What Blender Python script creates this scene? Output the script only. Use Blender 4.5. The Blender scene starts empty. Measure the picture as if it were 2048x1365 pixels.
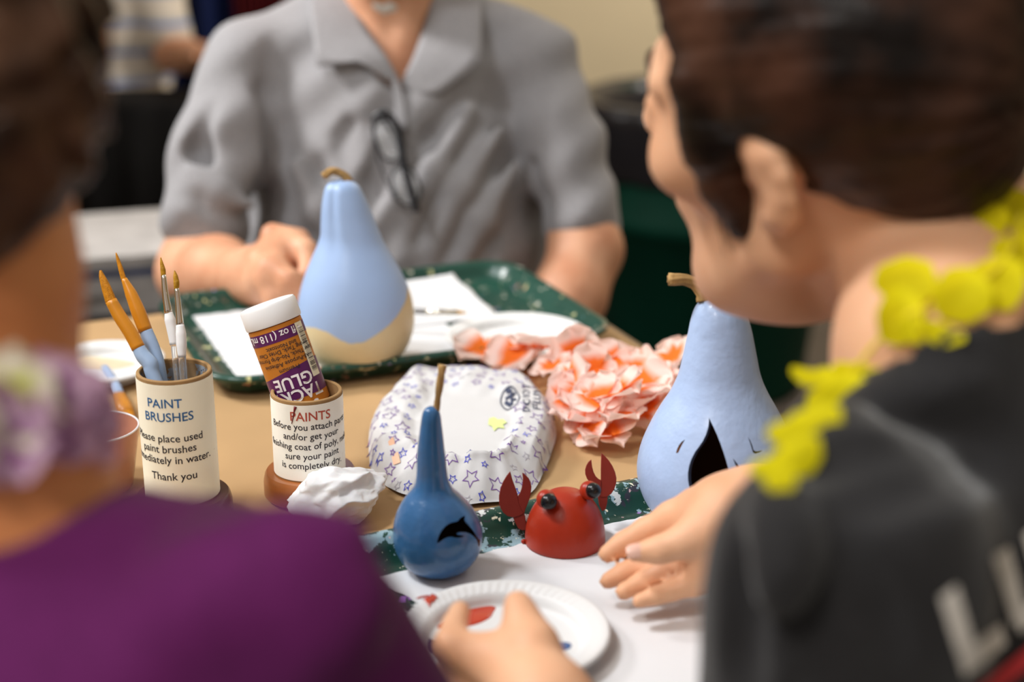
import bpy, bmesh, math, random
import numpy as np
from mathutils import Vector, Matrix
random.seed(7)
rng = np.random.default_rng(7)
SC = bpy.context.scene
COL = SC.collection
V = lambda *a: np.array(a, float)

# ------------------------------------------------------------------ camera, world, lights, exposure
T = 0.75                    # table top height
CZ = T + 0.48               # camera height
FPX = 3000.0                # focal length in pixels of the 2048 px wide frame
TH = math.radians(18.2)     # downward pitch
cam_d = bpy.data.cameras.new('camera'); cam = bpy.data.objects.new('camera', cam_d); COL.objects.link(cam)
cam.location = (0, 0, CZ); cam.rotation_euler = (math.pi / 2 - TH, 0, 0)
cam_d.sensor_width = 36.0; cam_d.lens = FPX / 2048 * 36.0
cam_d.clip_start = 0.02
cam_d.dof.use_dof = True; cam_d.dof.focus_distance = 1.13; cam_d.dof.aperture_fstop = 2.9
SC.camera = cam
SC.view_settings.view_transform = 'Standard'; SC.view_settings.look = 'None'
SC.view_settings.gamma = 1.0; SC.view_settings.use_curve_mapping = False
SC.view_settings.exposure = 0.0
wd = bpy.data.worlds.new('world'); SC.world = wd; wd.use_nodes = True
wd.node_tree.nodes['Background'].inputs[0].default_value = (1.0, 0.92, 0.82, 1)
wd.node_tree.nodes['Background'].inputs[1].default_value = 0.46
def area(name, loc, target, size, sizey, power, col, spread=None):
    l = bpy.data.lights.new(name, 'AREA'); l.shape = 'RECTANGLE'; l.size = size; l.size_y = sizey
    l.energy = power; l.color = col
    if spread: l.spread = math.radians(spread)
    o = bpy.data.objects.new(name, l); COL.objects.link(o); o.location = loc
    o.rotation_euler = (Vector(target) - Vector(loc)).to_track_quat('-Z', 'Y').to_euler()
    return o
area('ceiling_or_fill_lamp', (-1.12, 0.80, 2.75), (0.0, 1.02, 0.75), 0.34, 0.34, 6.9, (0.94, 0.97, 1.0), 85)
area('ceiling_or_fill_lamp', (-0.95, -0.75, 2.75), (0.0, 0.45, 0.9), 0.5, 0.5, 3.2, (1.0, 0.95, 0.90), 55)  # added fill behind the camera, lightens the near people's backs; no known fixture
area('ceiling_or_fill_lamp', (-2.3, 2.0, 2.65), (-0.1, 1.98, 1.0), 0.5, 0.5, 10.5, (0.98, 0.97, 0.96), 54)
area('ceiling_or_fill_lamp', (1.2, 3.2, 2.75), (1.1, 4.4, 1.2), 0.6, 0.6, 66, (1.0, 0.93, 0.83))

# ------------------------------------------------------------------ helpers
cF = V(0, math.cos(TH), -math.sin(TH)); cR = V(1, 0, 0); cU = V(0, math.sin(TH), math.cos(TH)); cO = V(0, 0, CZ)
def W(px, py, depth):                 # photo pixel + distance along the view axis -> world point
    return cO + depth * (cF + (px - 1024) / FPX * cR - (py - 682.5) / FPX * cU)
def G(px, py, h=0.0):                 # photo pixel -> world point at height h above the table
    d = cF + (px - 1024) / FPX * cR - (py - 682.5) / FPX * cU
    return cO + d * ((T + h - CZ) / d[2])
def depth_of(p): return float(np.dot(np.asarray(p) - cO, cF))
def lin(c):
    c = np.array(c, float) / 255.0
    return tuple(np.where(c <= 0.04045, c / 12.92, ((c + 0.055) / 1.055) ** 2.4)) + (1.0,)

MATS = {}
def mat(name, rgb, rough=0.6, spec=0.4, noise=0.0, nscale=30.0, bump=0.0, bscale=80.0, sss=0.0, coat=0.0, metal=0.0,
        trans=0.0, alpha=1.0, sheen=0.0, rgb2=None, stretch=None, detail=3.0, ior=1.45, lo=0.35, hi=0.65):
    if name in MATS: return MATS[name]
    m = bpy.data.materials.new(name); m.use_nodes = True; MATS[name] = m
    nt = m.node_tree; b = nt.nodes['Principled BSDF']
    c = lin(rgb)
    b.inputs['Base Color'].default_value = c; b.inputs['Roughness'].default_value = rough
    b.inputs['Specular IOR Level'].default_value = spec; b.inputs['Metallic'].default_value = metal
    b.inputs['Transmission Weight'].default_value = trans; b.inputs['Alpha'].default_value = alpha
    b.inputs['Coat Weight'].default_value = coat; b.inputs['Coat Roughness'].default_value = 0.12
    b.inputs['Sheen Weight'].default_value = sheen; b.inputs['IOR'].default_value = ior
    if sss:
        b.inputs['Subsurface Weight'].default_value = sss
        b.inputs['Subsurface Radius'].default_value = (0.012, 0.005, 0.003)
        b.inputs['Subsurface Scale'].default_value = 0.6
    tc = nt.nodes.new('ShaderNodeTexCoord'); src = tc.outputs['Object']
    if stretch:
        mp = nt.nodes.new('ShaderNodeMapping'); mp.inputs['Scale'].default_value = stretch
        nt.links.new(src, mp.inputs['Vector']); src = mp.outputs['Vector']
    if noise or rgb2:
        n = nt.nodes.new('ShaderNodeTexNoise'); n.inputs['Scale'].default_value = nscale; n.inputs['Detail'].default_value = detail
        nt.links.new(src, n.inputs['Vector'])
        r = nt.nodes.new('ShaderNodeValToRGB'); nt.links.new(n.outputs['Fac'], r.inputs['Fac'])
        r.color_ramp.elements[0].position = lo; r.color_ramp.elements[1].position = hi
        c2 = lin(rgb2) if rgb2 else tuple(min(1, v * (1 + noise)) for v in c[:3]) + (1,)
        c1 = c if rgb2 else tuple(v * (1 - noise) for v in c[:3]) + (1,)
        r.color_ramp.elements[0].color = c1; r.color_ramp.elements[1].color = c2
        nt.links.new(r.outputs['Color'], b.inputs['Base Color'])
    if bump:
        n = nt.nodes.new('ShaderNodeTexNoise'); n.inputs['Scale'].default_value = bscale; n.inputs['Detail'].default_value = 4
        nt.links.new(src, n.inputs['Vector'])
        bp = nt.nodes.new('ShaderNodeBump'); bp.inputs['Strength'].default_value = bump; bp.inputs['Distance'].default_value = 0.002
        nt.links.new(n.outputs['Fac'], bp.inputs['Height']); nt.links.new(bp.outputs['Normal'], b.inputs['Normal'])
    return m
def splat(m, layers):
    """paint spatter: worn-in spots of other colours mixed over the base colour; layers = (rgb, scale, threshold, offset)"""
    nt = m.node_tree; b = nt.nodes['Principled BSDF']; inp = b.inputs['Base Color']
    if inp.is_linked: cur = inp.links[0].from_socket
    else:
        q = nt.nodes.new('ShaderNodeRGB'); q.outputs[0].default_value = inp.default_value; cur = q.outputs[0]
    tc = nt.nodes.new('ShaderNodeTexCoord')
    for rgb, scale, th, off in layers:
        mp = nt.nodes.new('ShaderNodeMapping'); mp.inputs['Location'].default_value = (off, off * 1.7, off * 0.6)
        nt.links.new(tc.outputs['Object'], mp.inputs['Vector'])
        n = nt.nodes.new('ShaderNodeTexNoise'); n.inputs['Scale'].default_value = scale; n.inputs['Detail'].default_value = 5; n.inputs['Roughness'].default_value = 0.62
        nt.links.new(mp.outputs['Vector'], n.inputs['Vector'])
        r = nt.nodes.new('ShaderNodeValToRGB'); r.color_ramp.elements[0].position = th; r.color_ramp.elements[1].position = th + 0.012
        nt.links.new(n.outputs['Fac'], r.inputs['Fac'])
        mx = nt.nodes.new('ShaderNodeMix'); mx.data_type = 'RGBA'
        nt.links.new(r.outputs['Color'], mx.inputs[0]); nt.links.new(cur, mx.inputs[6]); mx.inputs[7].default_value = lin(rgb)
        cur = mx.outputs[2]
    nt.links.new(cur, inp)
    return m
def petal_mat(name, base, tip, trans=0.35):
    m = mat(name, base, 0.75, 0.2); nt = m.node_tree; b = nt.nodes['Principled BSDF']
    a = nt.nodes.new('ShaderNodeAttribute'); a.attribute_name = 't'
    r = nt.nodes.new('ShaderNodeValToRGB'); r.color_ramp.elements[0].color = lin(base); r.color_ramp.elements[1].color = lin(tip)
    r.color_ramp.elements[0].position = 0.30; r.color_ramp.elements[1].position = 0.60
    nt.links.new(a.outputs['Fac'], r.inputs['Fac']); nt.links.new(r.outputs['Color'], b.inputs['Base Color'])
    tr = nt.nodes.new('ShaderNodeBsdfTranslucent'); nt.links.new(r.outputs['Color'], tr.inputs['Color'])
    mx = nt.nodes.new('ShaderNodeMixShader'); mx.inputs[0].default_value = trans
    out = nt.nodes['Material Output']
    nt.links.new(b.outputs[0], mx.inputs[1]); nt.links.new(tr.outputs[0], mx.inputs[2]); nt.links.new(mx.outputs[0], out.inputs['Surface'])
    return m

def link(name, me, mats, parent=None, smooth=True, label=None):
    for m in (mats if isinstance(mats, (list, tuple)) else [mats]): me.materials.append(m)
    if smooth and len(me.polygons): me.polygons.foreach_set('use_smooth', [True] * len(me.polygons))
    o = bpy.data.objects.new(name, me); COL.objects.link(o)
    if parent is not None:
        o.parent = parent; o.matrix_parent_inverse = parent.matrix_world.inverted()
    if label: o['label'] = label
    return o
def obj(name, verts, faces, mats, parent=None, smooth=True, mi=None, label=None):
    me = bpy.data.meshes.new(name); me.from_pydata([tuple(map(float, v)) for v in verts], [], [tuple(map(int, f)) for f in faces])
    o = link(name, me, mats, parent, smooth, label)
    if mi is not None: me.polygons.foreach_set('material_index', [int(i) for i in mi])
    me.update(); return o
def bmobj(name, bm, mats, parent=None, smooth=True, label=None):
    me = bpy.data.meshes.new(name); bm.normal_update(); bm.to_mesh(me); bm.free()
    return link(name, me, mats, parent, smooth, label)
def tag(o, label, cat, group=None, kind=None):
    o['label'] = label; o['category'] = cat
    if group: o['group'] = group
    if kind: o['kind'] = kind
    return o
def thing(name, loc, label, cat, group=None):
    o = bpy.data.objects.new(name, None); COL.objects.link(o); o.location = tuple(map(float, loc)); o.empty_display_size = 0.03
    bpy.context.view_layer.update()
    return tag(o, label, cat, group)
def structure(o): o['kind'] = 'structure'; return o
def bevel(o, w, seg=2):
    md = o.modifiers.new('bevel', 'BEVEL'); md.width = w; md.segments = seg; md.limit_method = 'ANGLE'; return o
def box(name, lo, hi, mats, parent=None, rot=0.0, bev=0.0, label=None):
    lo = V(*lo); hi = V(*hi); c = (lo + hi) / 2
    vs = [];
    for x in (lo[0], hi[0]):
        for y in (lo[1], hi[1]):
            for z in (lo[2], hi[2]):
                dx, dy = x - c[0], y - c[1]
                vs.append((c[0] + dx * math.cos(rot) - dy * math.sin(rot), c[1] + dx * math.sin(rot) + dy * math.cos(rot), z))
    fs = [(0, 1, 3, 2), (4, 6, 7, 5), (0, 4, 5, 1), (2, 3, 7, 6), (0, 2, 6, 4), (1, 5, 7, 3)]
    o = obj(name, vs, fs, mats, parent, smooth=False, label=label)
    if bev: bevel(o, bev)
    return o
def spline(pts, n):
    """Catmull-Rom through the points, n samples"""
    P = np.array(pts, float); m = len(P)
    if m == 2: return np.array([P[0] + (P[1] - P[0]) * t for t in np.linspace(0, 1, n)])
    E = np.vstack([2 * P[0] - P[1], P, 2 * P[-1] - P[-2]]); out = []
    for t in np.linspace(0, m - 1, n):
        i = min(int(t), m - 2); u = t - i; a, b, c, d = E[i], E[i + 1], E[i + 2], E[i + 3]
        out.append(0.5 * ((2 * b) + (-a + c) * u + (2 * a - 5 * b + 4 * c - d) * u * u + (-a + 3 * b - 3 * c + d) * u ** 3))
    return np.array(out)
def tube_geo(path, radii, seg=12, flat=None, groove=0, twist=0.0, closed=False, cap=True):
    path = np.array(path, float); n = len(path); radii = np.broadcast_to(np.array(radii, float), (n,))
    tang = np.gradient(path, axis=0); tang /= np.linalg.norm(tang, axis=1)[:, None] + 1e-12
    ref = V(0, 0, 1) if abs(tang[0][2]) < 0.9 else V(1, 0, 0)
    u = np.cross(tang[0], ref); u /= np.linalg.norm(u); vs, fs = [], []
    for i in range(n):
        u = u - tang[i] * np.dot(u, tang[i]); u /= np.linalg.norm(u); w = np.cross(tang[i], u)
        for j in range(seg):
            a = 2 * math.pi * j / seg; r = radii[i]
            if groove: r *= 1 + 0.16 * math.cos(groove * (a + twist * i))
            fx, fy = (1, 1) if flat is None else flat
            vs.append(path[i] + r * (math.cos(a) * u * fx + math.sin(a) * w * fy))
    for i in range(n - 1 + (1 if closed else 0)):
        for j in range(seg):
            k = (i + 1) % n
            fs.append((i * seg + j, i * seg + (j + 1) % seg, k * seg + (j + 1) % seg, k * seg + j))
    if cap and not closed:
        fs.append(tuple(range(seg))[::-1]); fs.append(tuple((n - 1) * seg + j for j in range(seg)))
    return vs, fs
def tube(name, path, radii, mats, parent=None, seg=12, label=None, **kw):
    vs, fs = tube_geo(path, radii, seg, **kw); return obj(name, vs, fs, mats, parent, label=label)
def lathe_geo(prof, c, seg=64, axis=None, mod=None, off=None, cap=True):
    """revolve (r, z) about a vertical axis at c; mod(theta, r, z) -> r; off(z) -> (dx, dy)"""
    vs, fs = [], []; n = len(prof)
    for i, (r, z) in enumerate(prof):
        for j in range(seg):
            a = 2 * math.pi * j / seg; rr = r if mod is None else mod(a, r, z)
            dx, dy = (0, 0) if off is None else off(z)
            vs.append((c[0] + dx + rr * math.cos(a), c[1] + dy + rr * math.sin(a), c[2] + z))
    for i in range(n - 1):
        for j in range(seg):
            fs.append((i * seg + j, i * seg + (j + 1) % seg, (i + 1) * seg + (j + 1) % seg, (i + 1) * seg + j))
    if cap: fs.append(tuple(range(seg))[::-1])
    if cap: fs.append(tuple((n - 1) * seg + j for j in range(seg)))
    return vs, fs
def lathe(name, prof, c, mats, parent=None, seg=64, label=None, smooth=True, **kw):
    vs, fs = lathe_geo(prof, c, seg, **kw); o = obj(name, vs, fs, mats, parent, smooth, label=label); return o
def sharp(o, ang=35):
    """split shading at hard corners"""
    me = o.data; bm = bmesh.new(); bm.from_mesh(me)
    bmesh.ops.remove_doubles(bm, verts=bm.verts, dist=1e-7)
    es = [e for e in bm.edges if len(e.link_faces) == 2 and e.calc_face_angle(0) > math.radians(ang)]
    bmesh.ops.split_edges(bm, edges=es); bm.to_mesh(me); bm.free(); return o
def transform(o, M):
    o.data.transform(Matrix(M)); o.data.update(); return o
def ball(name, c, r, mats, parent=None, seg=24, scale=(1, 1, 1), label=None):
    bm = bmesh.new(); bmesh.ops.create_uvsphere(bm, u_segments=seg, v_segments=seg // 2 + 2, radius=1)
    for v in bm.verts: v.co = Vector((c[0] + v.co.x * r * scale[0], c[1] + v.co.y * r * scale[1], c[2] + v.co.z * r * scale[2]))
    return bmobj(name, bm, mats, parent, label=label)
def plate_poly(name, pts_front, thick_vec, mats, parent=None, label=None, bev=0.0):
    """flat shape with thickness: outline points pushed along thick_vec"""
    n = len(pts_front); bm = bmesh.new()
    a = [bm.verts.new(tuple(p)) for p in pts_front]; b = [bm.verts.new(tuple(np.array(p) + thick_vec)) for p in pts_front]
    f1 = bm.faces.new(a); f2 = bm.faces.new(b[::-1])
    for i in range(n): bm.faces.new((a[i], b[i], b[(i + 1) % n], a[(i + 1) % n]))
    bmesh.ops.recalc_face_normals(bm, faces=bm.faces)
    bmesh.ops.triangulate(bm, faces=[f1, f2])
    o = bmobj(name, bm, mats, parent, smooth=False, label=label)
    if bev: bevel(o, bev, 2)
    return o
def text_geo(s, size, bold=0.0, align='CENTER', spacing=1.0, shear=0.0):
    cu = bpy.data.curves.new('t', 'FONT'); cu.body = s; cu.size = size; cu.align_x = align; cu.offset = bold
    cu.space_character = spacing; cu.shear = shear; cu.resolution_u = 3
    o = bpy.data.objects.new('t', cu); COL.objects.link(o)
    dg = bpy.context.evaluated_depsgraph_get(); dg.update()
    me = bpy.data.meshes.new_from_object(o.evaluated_get(dg))
    vs = [V(*v.co) for v in me.vertices]; fs = [tuple(p.vertices) for p in me.polygons]
    bpy.data.objects.remove(o); bpy.data.curves.remove(cu); bpy.data.meshes.remove(me)
    return vs, fs
class Geo:
    def __init__(s): s.v = []; s.f = []
    def add(s, vs, fs): n = len(s.v); s.v += list(vs); s.f += [tuple(i + n for i in f) for f in fs]
    def make(s, name, mats, parent=None, **kw): return obj(name, s.v, s.f, mats, parent, **kw)

# ------------------------------------------------------------------ implicit surfaces for bodies, hair and cloth
class Field:
    def __init__(s): s.p = []
    def cap(s, a, b, ra, rb=None, k=0.012, mode='u'):
        s.p.append(('c', np.array(a, float), np.array(b, float), ra, ra if rb is None else rb, k, mode)); return s
    def chain(s, pts, radii, k=0.012, mode='u'):
        for i in range(len(pts) - 1): s.cap(pts[i], pts[i + 1], radii[i], radii[i + 1], k, mode)
        return s
    def ell(s, c, r, M=None, k=0.02, mode='u'):
        s.p.append(('e', np.array(c, float), np.eye(3) if M is None else np.array(M, float), np.array(r, float) if np.ndim(r) else np.full(3, r), None, k, mode)); return s
    def half(s, n, d, k=0.005):               # keep the side where n.p > d
        n = np.array(n, float); s.p.append(('h', n / np.linalg.norm(n), d / np.linalg.norm(n), None, None, k, 's')); return s
    def fn(s, f): s.p.append(('f', f)); return s
    def bounds(s):
        lo = np.full(3, 9.); hi = -lo
        for p in s.p:
            if p[0] == 'c' and p[6] == 'u':
                r = max(p[3], p[4]); lo = np.minimum(lo, np.minimum(p[1], p[2]) - r); hi = np.maximum(hi, np.maximum(p[1], p[2]) + r)
            if p[0] == 'e' and p[6] == 'u':
                e = np.sqrt(((p[2] * p[3][None, :]) ** 2).sum(1)); lo = np.minimum(lo, p[1] - e); hi = np.maximum(hi, p[1] + e)
        return lo, hi
    def mesh(s, h=0.004):
        lo, hi = s.bounds(); lo = lo - 3 * h - 0.006; hi = hi + 3 * h + 0.006
        n = np.ceil((hi - lo) / h).astype(int) + 1
        ax = [lo[i] + h * np.arange(n[i]) for i in range(3)]
        D = np.full(n, 0.2, np.float32)
        for p in s.p:
            if p[0] == 'f':
                D = p[1](D, *np.meshgrid(*[a.astype(np.float32) for a in ax], indexing='ij', sparse=True)).astype(np.float32); continue
            k, mode = p[5], p[6]; mg = max(0.02, k * 1.3) + 2 * h
            if p[0] == 'c': r = max(p[3], p[4]); b0 = np.minimum(p[1], p[2]) - r - mg; b1 = np.maximum(p[1], p[2]) + r + mg
            elif p[0] == 'e': e = np.sqrt(((p[2] * p[3][None, :]) ** 2).sum(1)); b0 = p[1] - e - mg; b1 = p[1] + e + mg
            else: b0, b1 = lo, hi
            i0 = np.clip(np.floor((b0 - lo) / h).astype(int), 0, n); i1 = np.clip(np.ceil((b1 - lo) / h).astype(int) + 1, 0, n)
            if np.any(i1 <= i0): continue
            sl = tuple(slice(a, b) for a, b in zip(i0, i1))
            X, Y, Z = np.meshgrid(*[ax[i][sl[i]].astype(np.float32) for i in range(3)], indexing='ij', sparse=True)
            if p[0] == 'c':
                a, b = p[1], p[2]; ab = b - a; L = max(float(ab @ ab), 1e-12)
                t = np.clip(((X - a[0]) * ab[0] + (Y - a[1]) * ab[1] + (Z - a[2]) * ab[2]) / L, 0, 1)
                d = np.sqrt((X - a[0] - t * ab[0]) ** 2 + (Y - a[1] - t * ab[1]) ** 2 + (Z - a[2] - t * ab[2]) ** 2) - (p[3] + t * (p[4] - p[3]))
            elif p[0] == 'e':
                c, M, r = p[1], p[2], p[3]; q = []
                for j in range(3): q.append(((X - c[0]) * M[0, j] + (Y - c[1]) * M[1, j] + (Z - c[2]) * M[2, j]))
                k0 = np.sqrt(sum((q[j] / r[j]) ** 2 for j in range(3))); k1 = np.sqrt(sum((q[j] / r[j] ** 2) ** 2 for j in range(3))) + 1e-6
                d = k0 * (k0 - 1) / k1
            else: d = -(X * p[1][0] + Y * p[1][1] + Z * p[1][2] - p[2]); d = -d
            A = D[sl]
            if mode == 'u':
                g = np.maximum(k - np.abs(A - d), 0) / k; D[sl] = np.minimum(A, d) - g * g * k / 4
            else:
                d = -d; g = np.maximum(k - np.abs(A - d), 0) / k; D[sl] = np.maximum(A, d) + g * g * k / 4
        return surface_nets(D, lo, h)
    def crease(s, lines, h=0.008, k=0.016):
        """press fold lines, given as photo pixel runs with a radius, into the present surface"""
        from mathutils.bvhtree import BVHTree
        P, Q = s.mesh(h); bv = BVHTree.FromPolygons([tuple(x) for x in P], [tuple(int(i) for i in q) for q in Q])
        for L, r, lift, mode in lines:
            pts = []
            for x, y in spline([(a, b, 0) for a, b in L], 9)[:, :2]:
                d = W(x, y, 1.0) - cO; hit = bv.ray_cast(Vector(cO), Vector(d))
                if hit[0] is not None:
                    n = V(*hit[1]); n = n if n @ cF < 0 else -n; pts.append(V(*hit[0]) + n * lift)
            if len(pts) > 2: s.chain(pts, [r * (0.4 + 0.6 * math.sin(math.pi * (i + 0.5) / len(pts))) for i in range(len(pts))], k, mode)
        return s
def surface_nets(D, lo, h):
    s = D < 0
    c = [s[a:s.shape[0] - 1 + a, b:s.shape[1] - 1 + b, e:s.shape[2] - 1 + e] for a in (0, 1) for b in (0, 1) for e in (0, 1)]
    anyc = np.logical_or.reduce(c); allc = np.logical_and.reduce(c); msk = anyc & ~allc
    I = np.argwhere(msk); idx = np.full(msk.shape, -1, np.int64); idx[msk] = np.arange(len(I))
    acc = np.zeros((len(I), 3)); cnt = np.zeros(len(I))
    off = np.array([(a, b, e) for a in (0, 1) for b in (0, 1) for e in (0, 1)])
    val = np.array([D[I[:, 0] + o[0], I[:, 1] + o[1], I[:, 2] + o[2]] for o in off])
    for a in range(8):
        for b in range(a + 1, 8):
            if np.abs(off[a] - off[b]).sum() != 1: continue
            va, vb = val[a], val[b]; m = (va < 0) != (vb < 0); t = va[m] / (va[m] - vb[m])
            acc[m] += off[a] + t[:, None] * (off[b] - off[a]); cnt[m] += 1
    P = lo + h * (I + acc / cnt[:, None]); F = []
    for ax in range(3):
        o1, o2 = (ax + 1) % 3, (ax + 2) % 3
        A = np.moveaxis(s, ax, 0); d = A[:-1] != A[1:]
        E = np.argwhere(np.moveaxis(d, 0, ax)); e1 = np.zeros(3, int); e1[o1] = 1; e2 = np.zeros(3, int); e2[o2] = 1
        ok = (E[:, o1] > 0) & (E[:, o2] > 0) & (E[:, o1] < s.shape[o1] - 1) & (E[:, o2] < s.shape[o2] - 1); E = E[ok]
        q = np.stack([idx[tuple((E - e1 - e2).T)], idx[tuple((E - e2).T)], idx[tuple(E.T)], idx[tuple((E - e1).T)]], 1)
        inside = s[tuple(E.T)]; q[~inside] = q[~inside][:, ::-1]; F.append(q)
    return P, np.vstack(F)
def fobj(name, field, h, mats, parent=None, matfn=None, label=None, smooth_it=1):
    P, F = field.mesh(h)
    for _ in range(smooth_it):                     # light relaxation
        a = np.zeros_like(P); n = np.zeros(len(P))
        for i in range(4):
            for j in ((i + 1) % 4, (i + 3) % 4): np.add.at(a, F[:, i], P[F[:, j]]); np.add.at(n, F[:, i], 1)
        P = 0.5 * P + 0.5 * a / np.maximum(n, 1)[:, None]
    me = bpy.data.meshes.new(name); me.vertices.add(len(P)); me.vertices.foreach_set('co', P.astype(np.float32).ravel())
    me.loops.add(F.size); me.loops.foreach_set('vertex_index', F.astype(np.int32).ravel()); me.polygons.add(len(F))
    me.polygons.foreach_set('loop_start', np.arange(0, F.size, 4, dtype=np.int32))
    me.update(calc_edges=True); me.validate()
    o = link(name, me, mats, parent, True, label)
    if matfn is not None: me.polygons.foreach_set('material_index', matfn(P[F].mean(1)).astype(np.int32))
    return o
def frame(fx, fy, pitch, roll=0.0):
    """columns: right, forward, up of a head/torso facing (fx, fy), tipped forward by pitch"""
    n = math.hypot(fx, fy); fx /= n; fy /= n; c, s = math.cos(pitch), math.sin(pitch)
    f = V(fx * c, fy * c, -s); u = V(fx * s, fy * s, c); r = np.cross(f, u)
    cr, sr = math.cos(roll), math.sin(roll)
    return np.stack([cr * r + sr * u, f, cr * u - sr * r], 1)
# ------------------------------------------------------------------ the setting
M_wall = mat('wall_paint', (212, 196, 164), 0.85, 0.2, noise=0.03, nscale=4, bump=0.15, bscale=300)
M_floor = mat('floor_tile', (74, 66, 60), 0.5, 0.4, noise=0.15, nscale=8)
structure(box('floor', (-3.5, -1.5, -0.05), (3.5, 4.62, 0), M_floor))
structure(box('wall_back', (-3.5, 4.5, 0), (3.5, 4.62, 2.9), M_wall))
structure(box('wall_left', (-3.5, -1.5, 0), (-3.4, 4.5, 2.9), M_wall))
structure(box('wall_right', (3.4, -1.5, 0), (3.5, 4.5, 2.9), M_wall))
structure(box('baseboard_back', (-3.4, 4.485, 0), (3.4, 4.5, 0.1), mat('baseboard_vinyl', (60, 52, 46), 0.5)))

# ------------------------------------------------------------------ table
U = V(0.926, 0.377, 0); VV = V(0.377, -0.926, 0)           # along the far edge, towards the near side
corner = G(1062, 541)
def tb(u, v, z=0.0): p = corner + U * u + VV * v; return V(p[0], p[1], T + z)
t_ang = math.atan2(U[1], U[0])
M_kraft = mat('kraft_paper', (184, 149, 106), 0.75, 0.25, noise=0.05, nscale=6, bump=0.12, bscale=60)
M_tabletop = mat('table_laminate', (120, 96, 70), 0.4); M_steel = mat('table_steel', (60, 58, 56), 0.4, metal=0.8)
TW, TL = 0.76, 1.02
tbl = thing('folding_table', tb(-TW / 2, TL / 2, -T), 'folding table under brown kraft paper that carries the trays and gourds', 'table')
def slab(name, u0, u1, v0, v1, z0, z1, mats, parent=None, bev=0.0, **k):
    pts = [tb(u0, v0, z0), tb(u0, v1, z0), tb(u1, v1, z0), tb(u1, v0, z0)]
    return plate_poly(name, pts, V(0, 0, z1 - z0), mats, parent, bev=bev, **k)
slab('tabletop', -TW, 0, 0, TL, -0.034, -0.0025, M_tabletop, tbl, 0.004)
for u in (-TW + 0.06, -0.06):
    for v in (0.08, TL - 0.08):
        a = tb(u, v, -0.034); tube('leg', [a, V(a[0], a[1], 0.0)], [0.013, 0.013], M_steel, tbl)
slab('apron', -TW + 0.05, -0.05, 0.075, 0.095, -0.08, -0.034, M_steel, tbl)
slab('apron', -TW + 0.05, -0.05, TL - 0.095, TL - 0.075, -0.08, -0.034, M_steel, tbl)
kp = Geo()
uu, vvv = np.linspace(-TW - 0.012, 0.012, 40), np.linspace(-0.012, TL + 0.012, 60)
for j, v in enumerate(vvv):
    for i, u in enumerate(uu):
        over = max(0, -TW - u, u, -v, v - TL); kp.v.append(tb(min(max(u, -TW - 0.003), 0.003), min(max(v, -0.003), TL + 0.003), -0.0018 - (0.03 if over > 0.004 else 0)) if over > 0.004 else tb(u, v, -0.0018))
for j in range(59):
    for i in range(39): n = j * 40 + i; kp.f.append((n, n + 40, n + 41, n + 1))
kraft = kp.make('kraft_paper', M_kraft)
md = kraft.modifiers.new('thick', 'SOLIDIFY'); md.thickness = 0.0015; md.offset = -1
tag(kraft, 'brown kraft paper sheet covering the whole table top', 'paper')

# ------------------------------------------------------------------ trays
def rrect(L, Wd, r, n=8):
    pts = []
    for cx, cy, a0 in ((L / 2 - r, Wd / 2 - r, 0), (-L / 2 + r, Wd / 2 - r, 90), (-L / 2 + r, -Wd / 2 + r, 180), (L / 2 - r, -Wd / 2 + r, 270)):
        for i in range(n + 1): a = math.radians(a0 + 90 * i / n); pts.append((cx + r * math.cos(a), cy + r * math.sin(a)))
    return pts
def tray(center, ang, L, Wd, label, mats):
    # inset, height: underside up over the rolled lip and down into the well
    prof = [(0.022, 0.0), (0.019, 0.001), (0.009, 0.013), (0.001, 0.0165), (-0.0005, 0.019), (0.001, 0.0212), (0.006, 0.022), (0.011, 0.020), (0.016, 0.012), (0.021, 0.0050), (0.026, 0.0032), (0.034, 0.003)]
    g = Geo(); n = 0
    for ins, z in prof:
        q = rrect(L - 2 * ins, Wd - 2 * ins, max(0.045 - ins, 0.006)); n = len(q)
        for x, y in q: g.v.append((center[0] + x * math.cos(ang) - y * math.sin(ang), center[1] + x * math.sin(ang) + y * math.cos(ang), T + z))
    for i in range(len(prof) - 1):
        for j in range(n): g.f.append((i * n + j, i * n + (j + 1) % n, (i + 1) * n + (j + 1) % n, (i + 1) * n + j))
    g.f.append(tuple((len(prof) - 1) * n + j for j in range(n))); g.f.append(tuple(range(n))[::-1])
    o = g.make('serving_tray', mats)
    o.data.polygons[-1].use_smooth = False; o.data.polygons[-2].use_smooth = False
    return tag(o, label, 'tray')
def tray_mat(name, rich):
    m = mat(name, (26, 66, 54), 0.28, 0.5, noise=0.12, nscale=20, bump=0.12, bscale=150)
    if rich: L = [((58, 56, 66), 22, 0.60, 3.1), ((150, 180, 190), 34, 0.575, 1.3), ((218, 222, 220), 60, 0.62, 2.2), ((226, 190, 190), 60, 0.66, 5.5), ((176, 120, 206), 45, 0.68, 7.7), ((240, 236, 210), 150, 0.64, 9.1)]
    else: L = [((210, 206, 150), 60, 0.64, 1.3), ((236, 228, 210), 90, 0.645, 2.2), ((196, 130, 110), 70, 0.67, 4.2), ((120, 180, 196), 66, 0.68, 5.5), ((170, 150, 210), 50, 0.68, 7.7)]
    return splat(m, L)
ang_f = math.atan2(0.385, 0.92); uf = V(math.cos(ang_f), math.sin(ang_f), 0); vf = V(math.sin(ang_f), -math.cos(ang_f), 0)
c_far = V(-0.138, 1.492, T)
tray(c_far, ang_f, 0.415, 0.305, 'dark green tray on the far side of the table under the half painted pear gourd', tray_mat('tray_green', False))
ang_n = math.radians(26.5); un = V(math.cos(ang_n), math.sin(ang_n), 0); vn = V(math.sin(ang_n), -math.cos(ang_n), 0)
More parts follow.
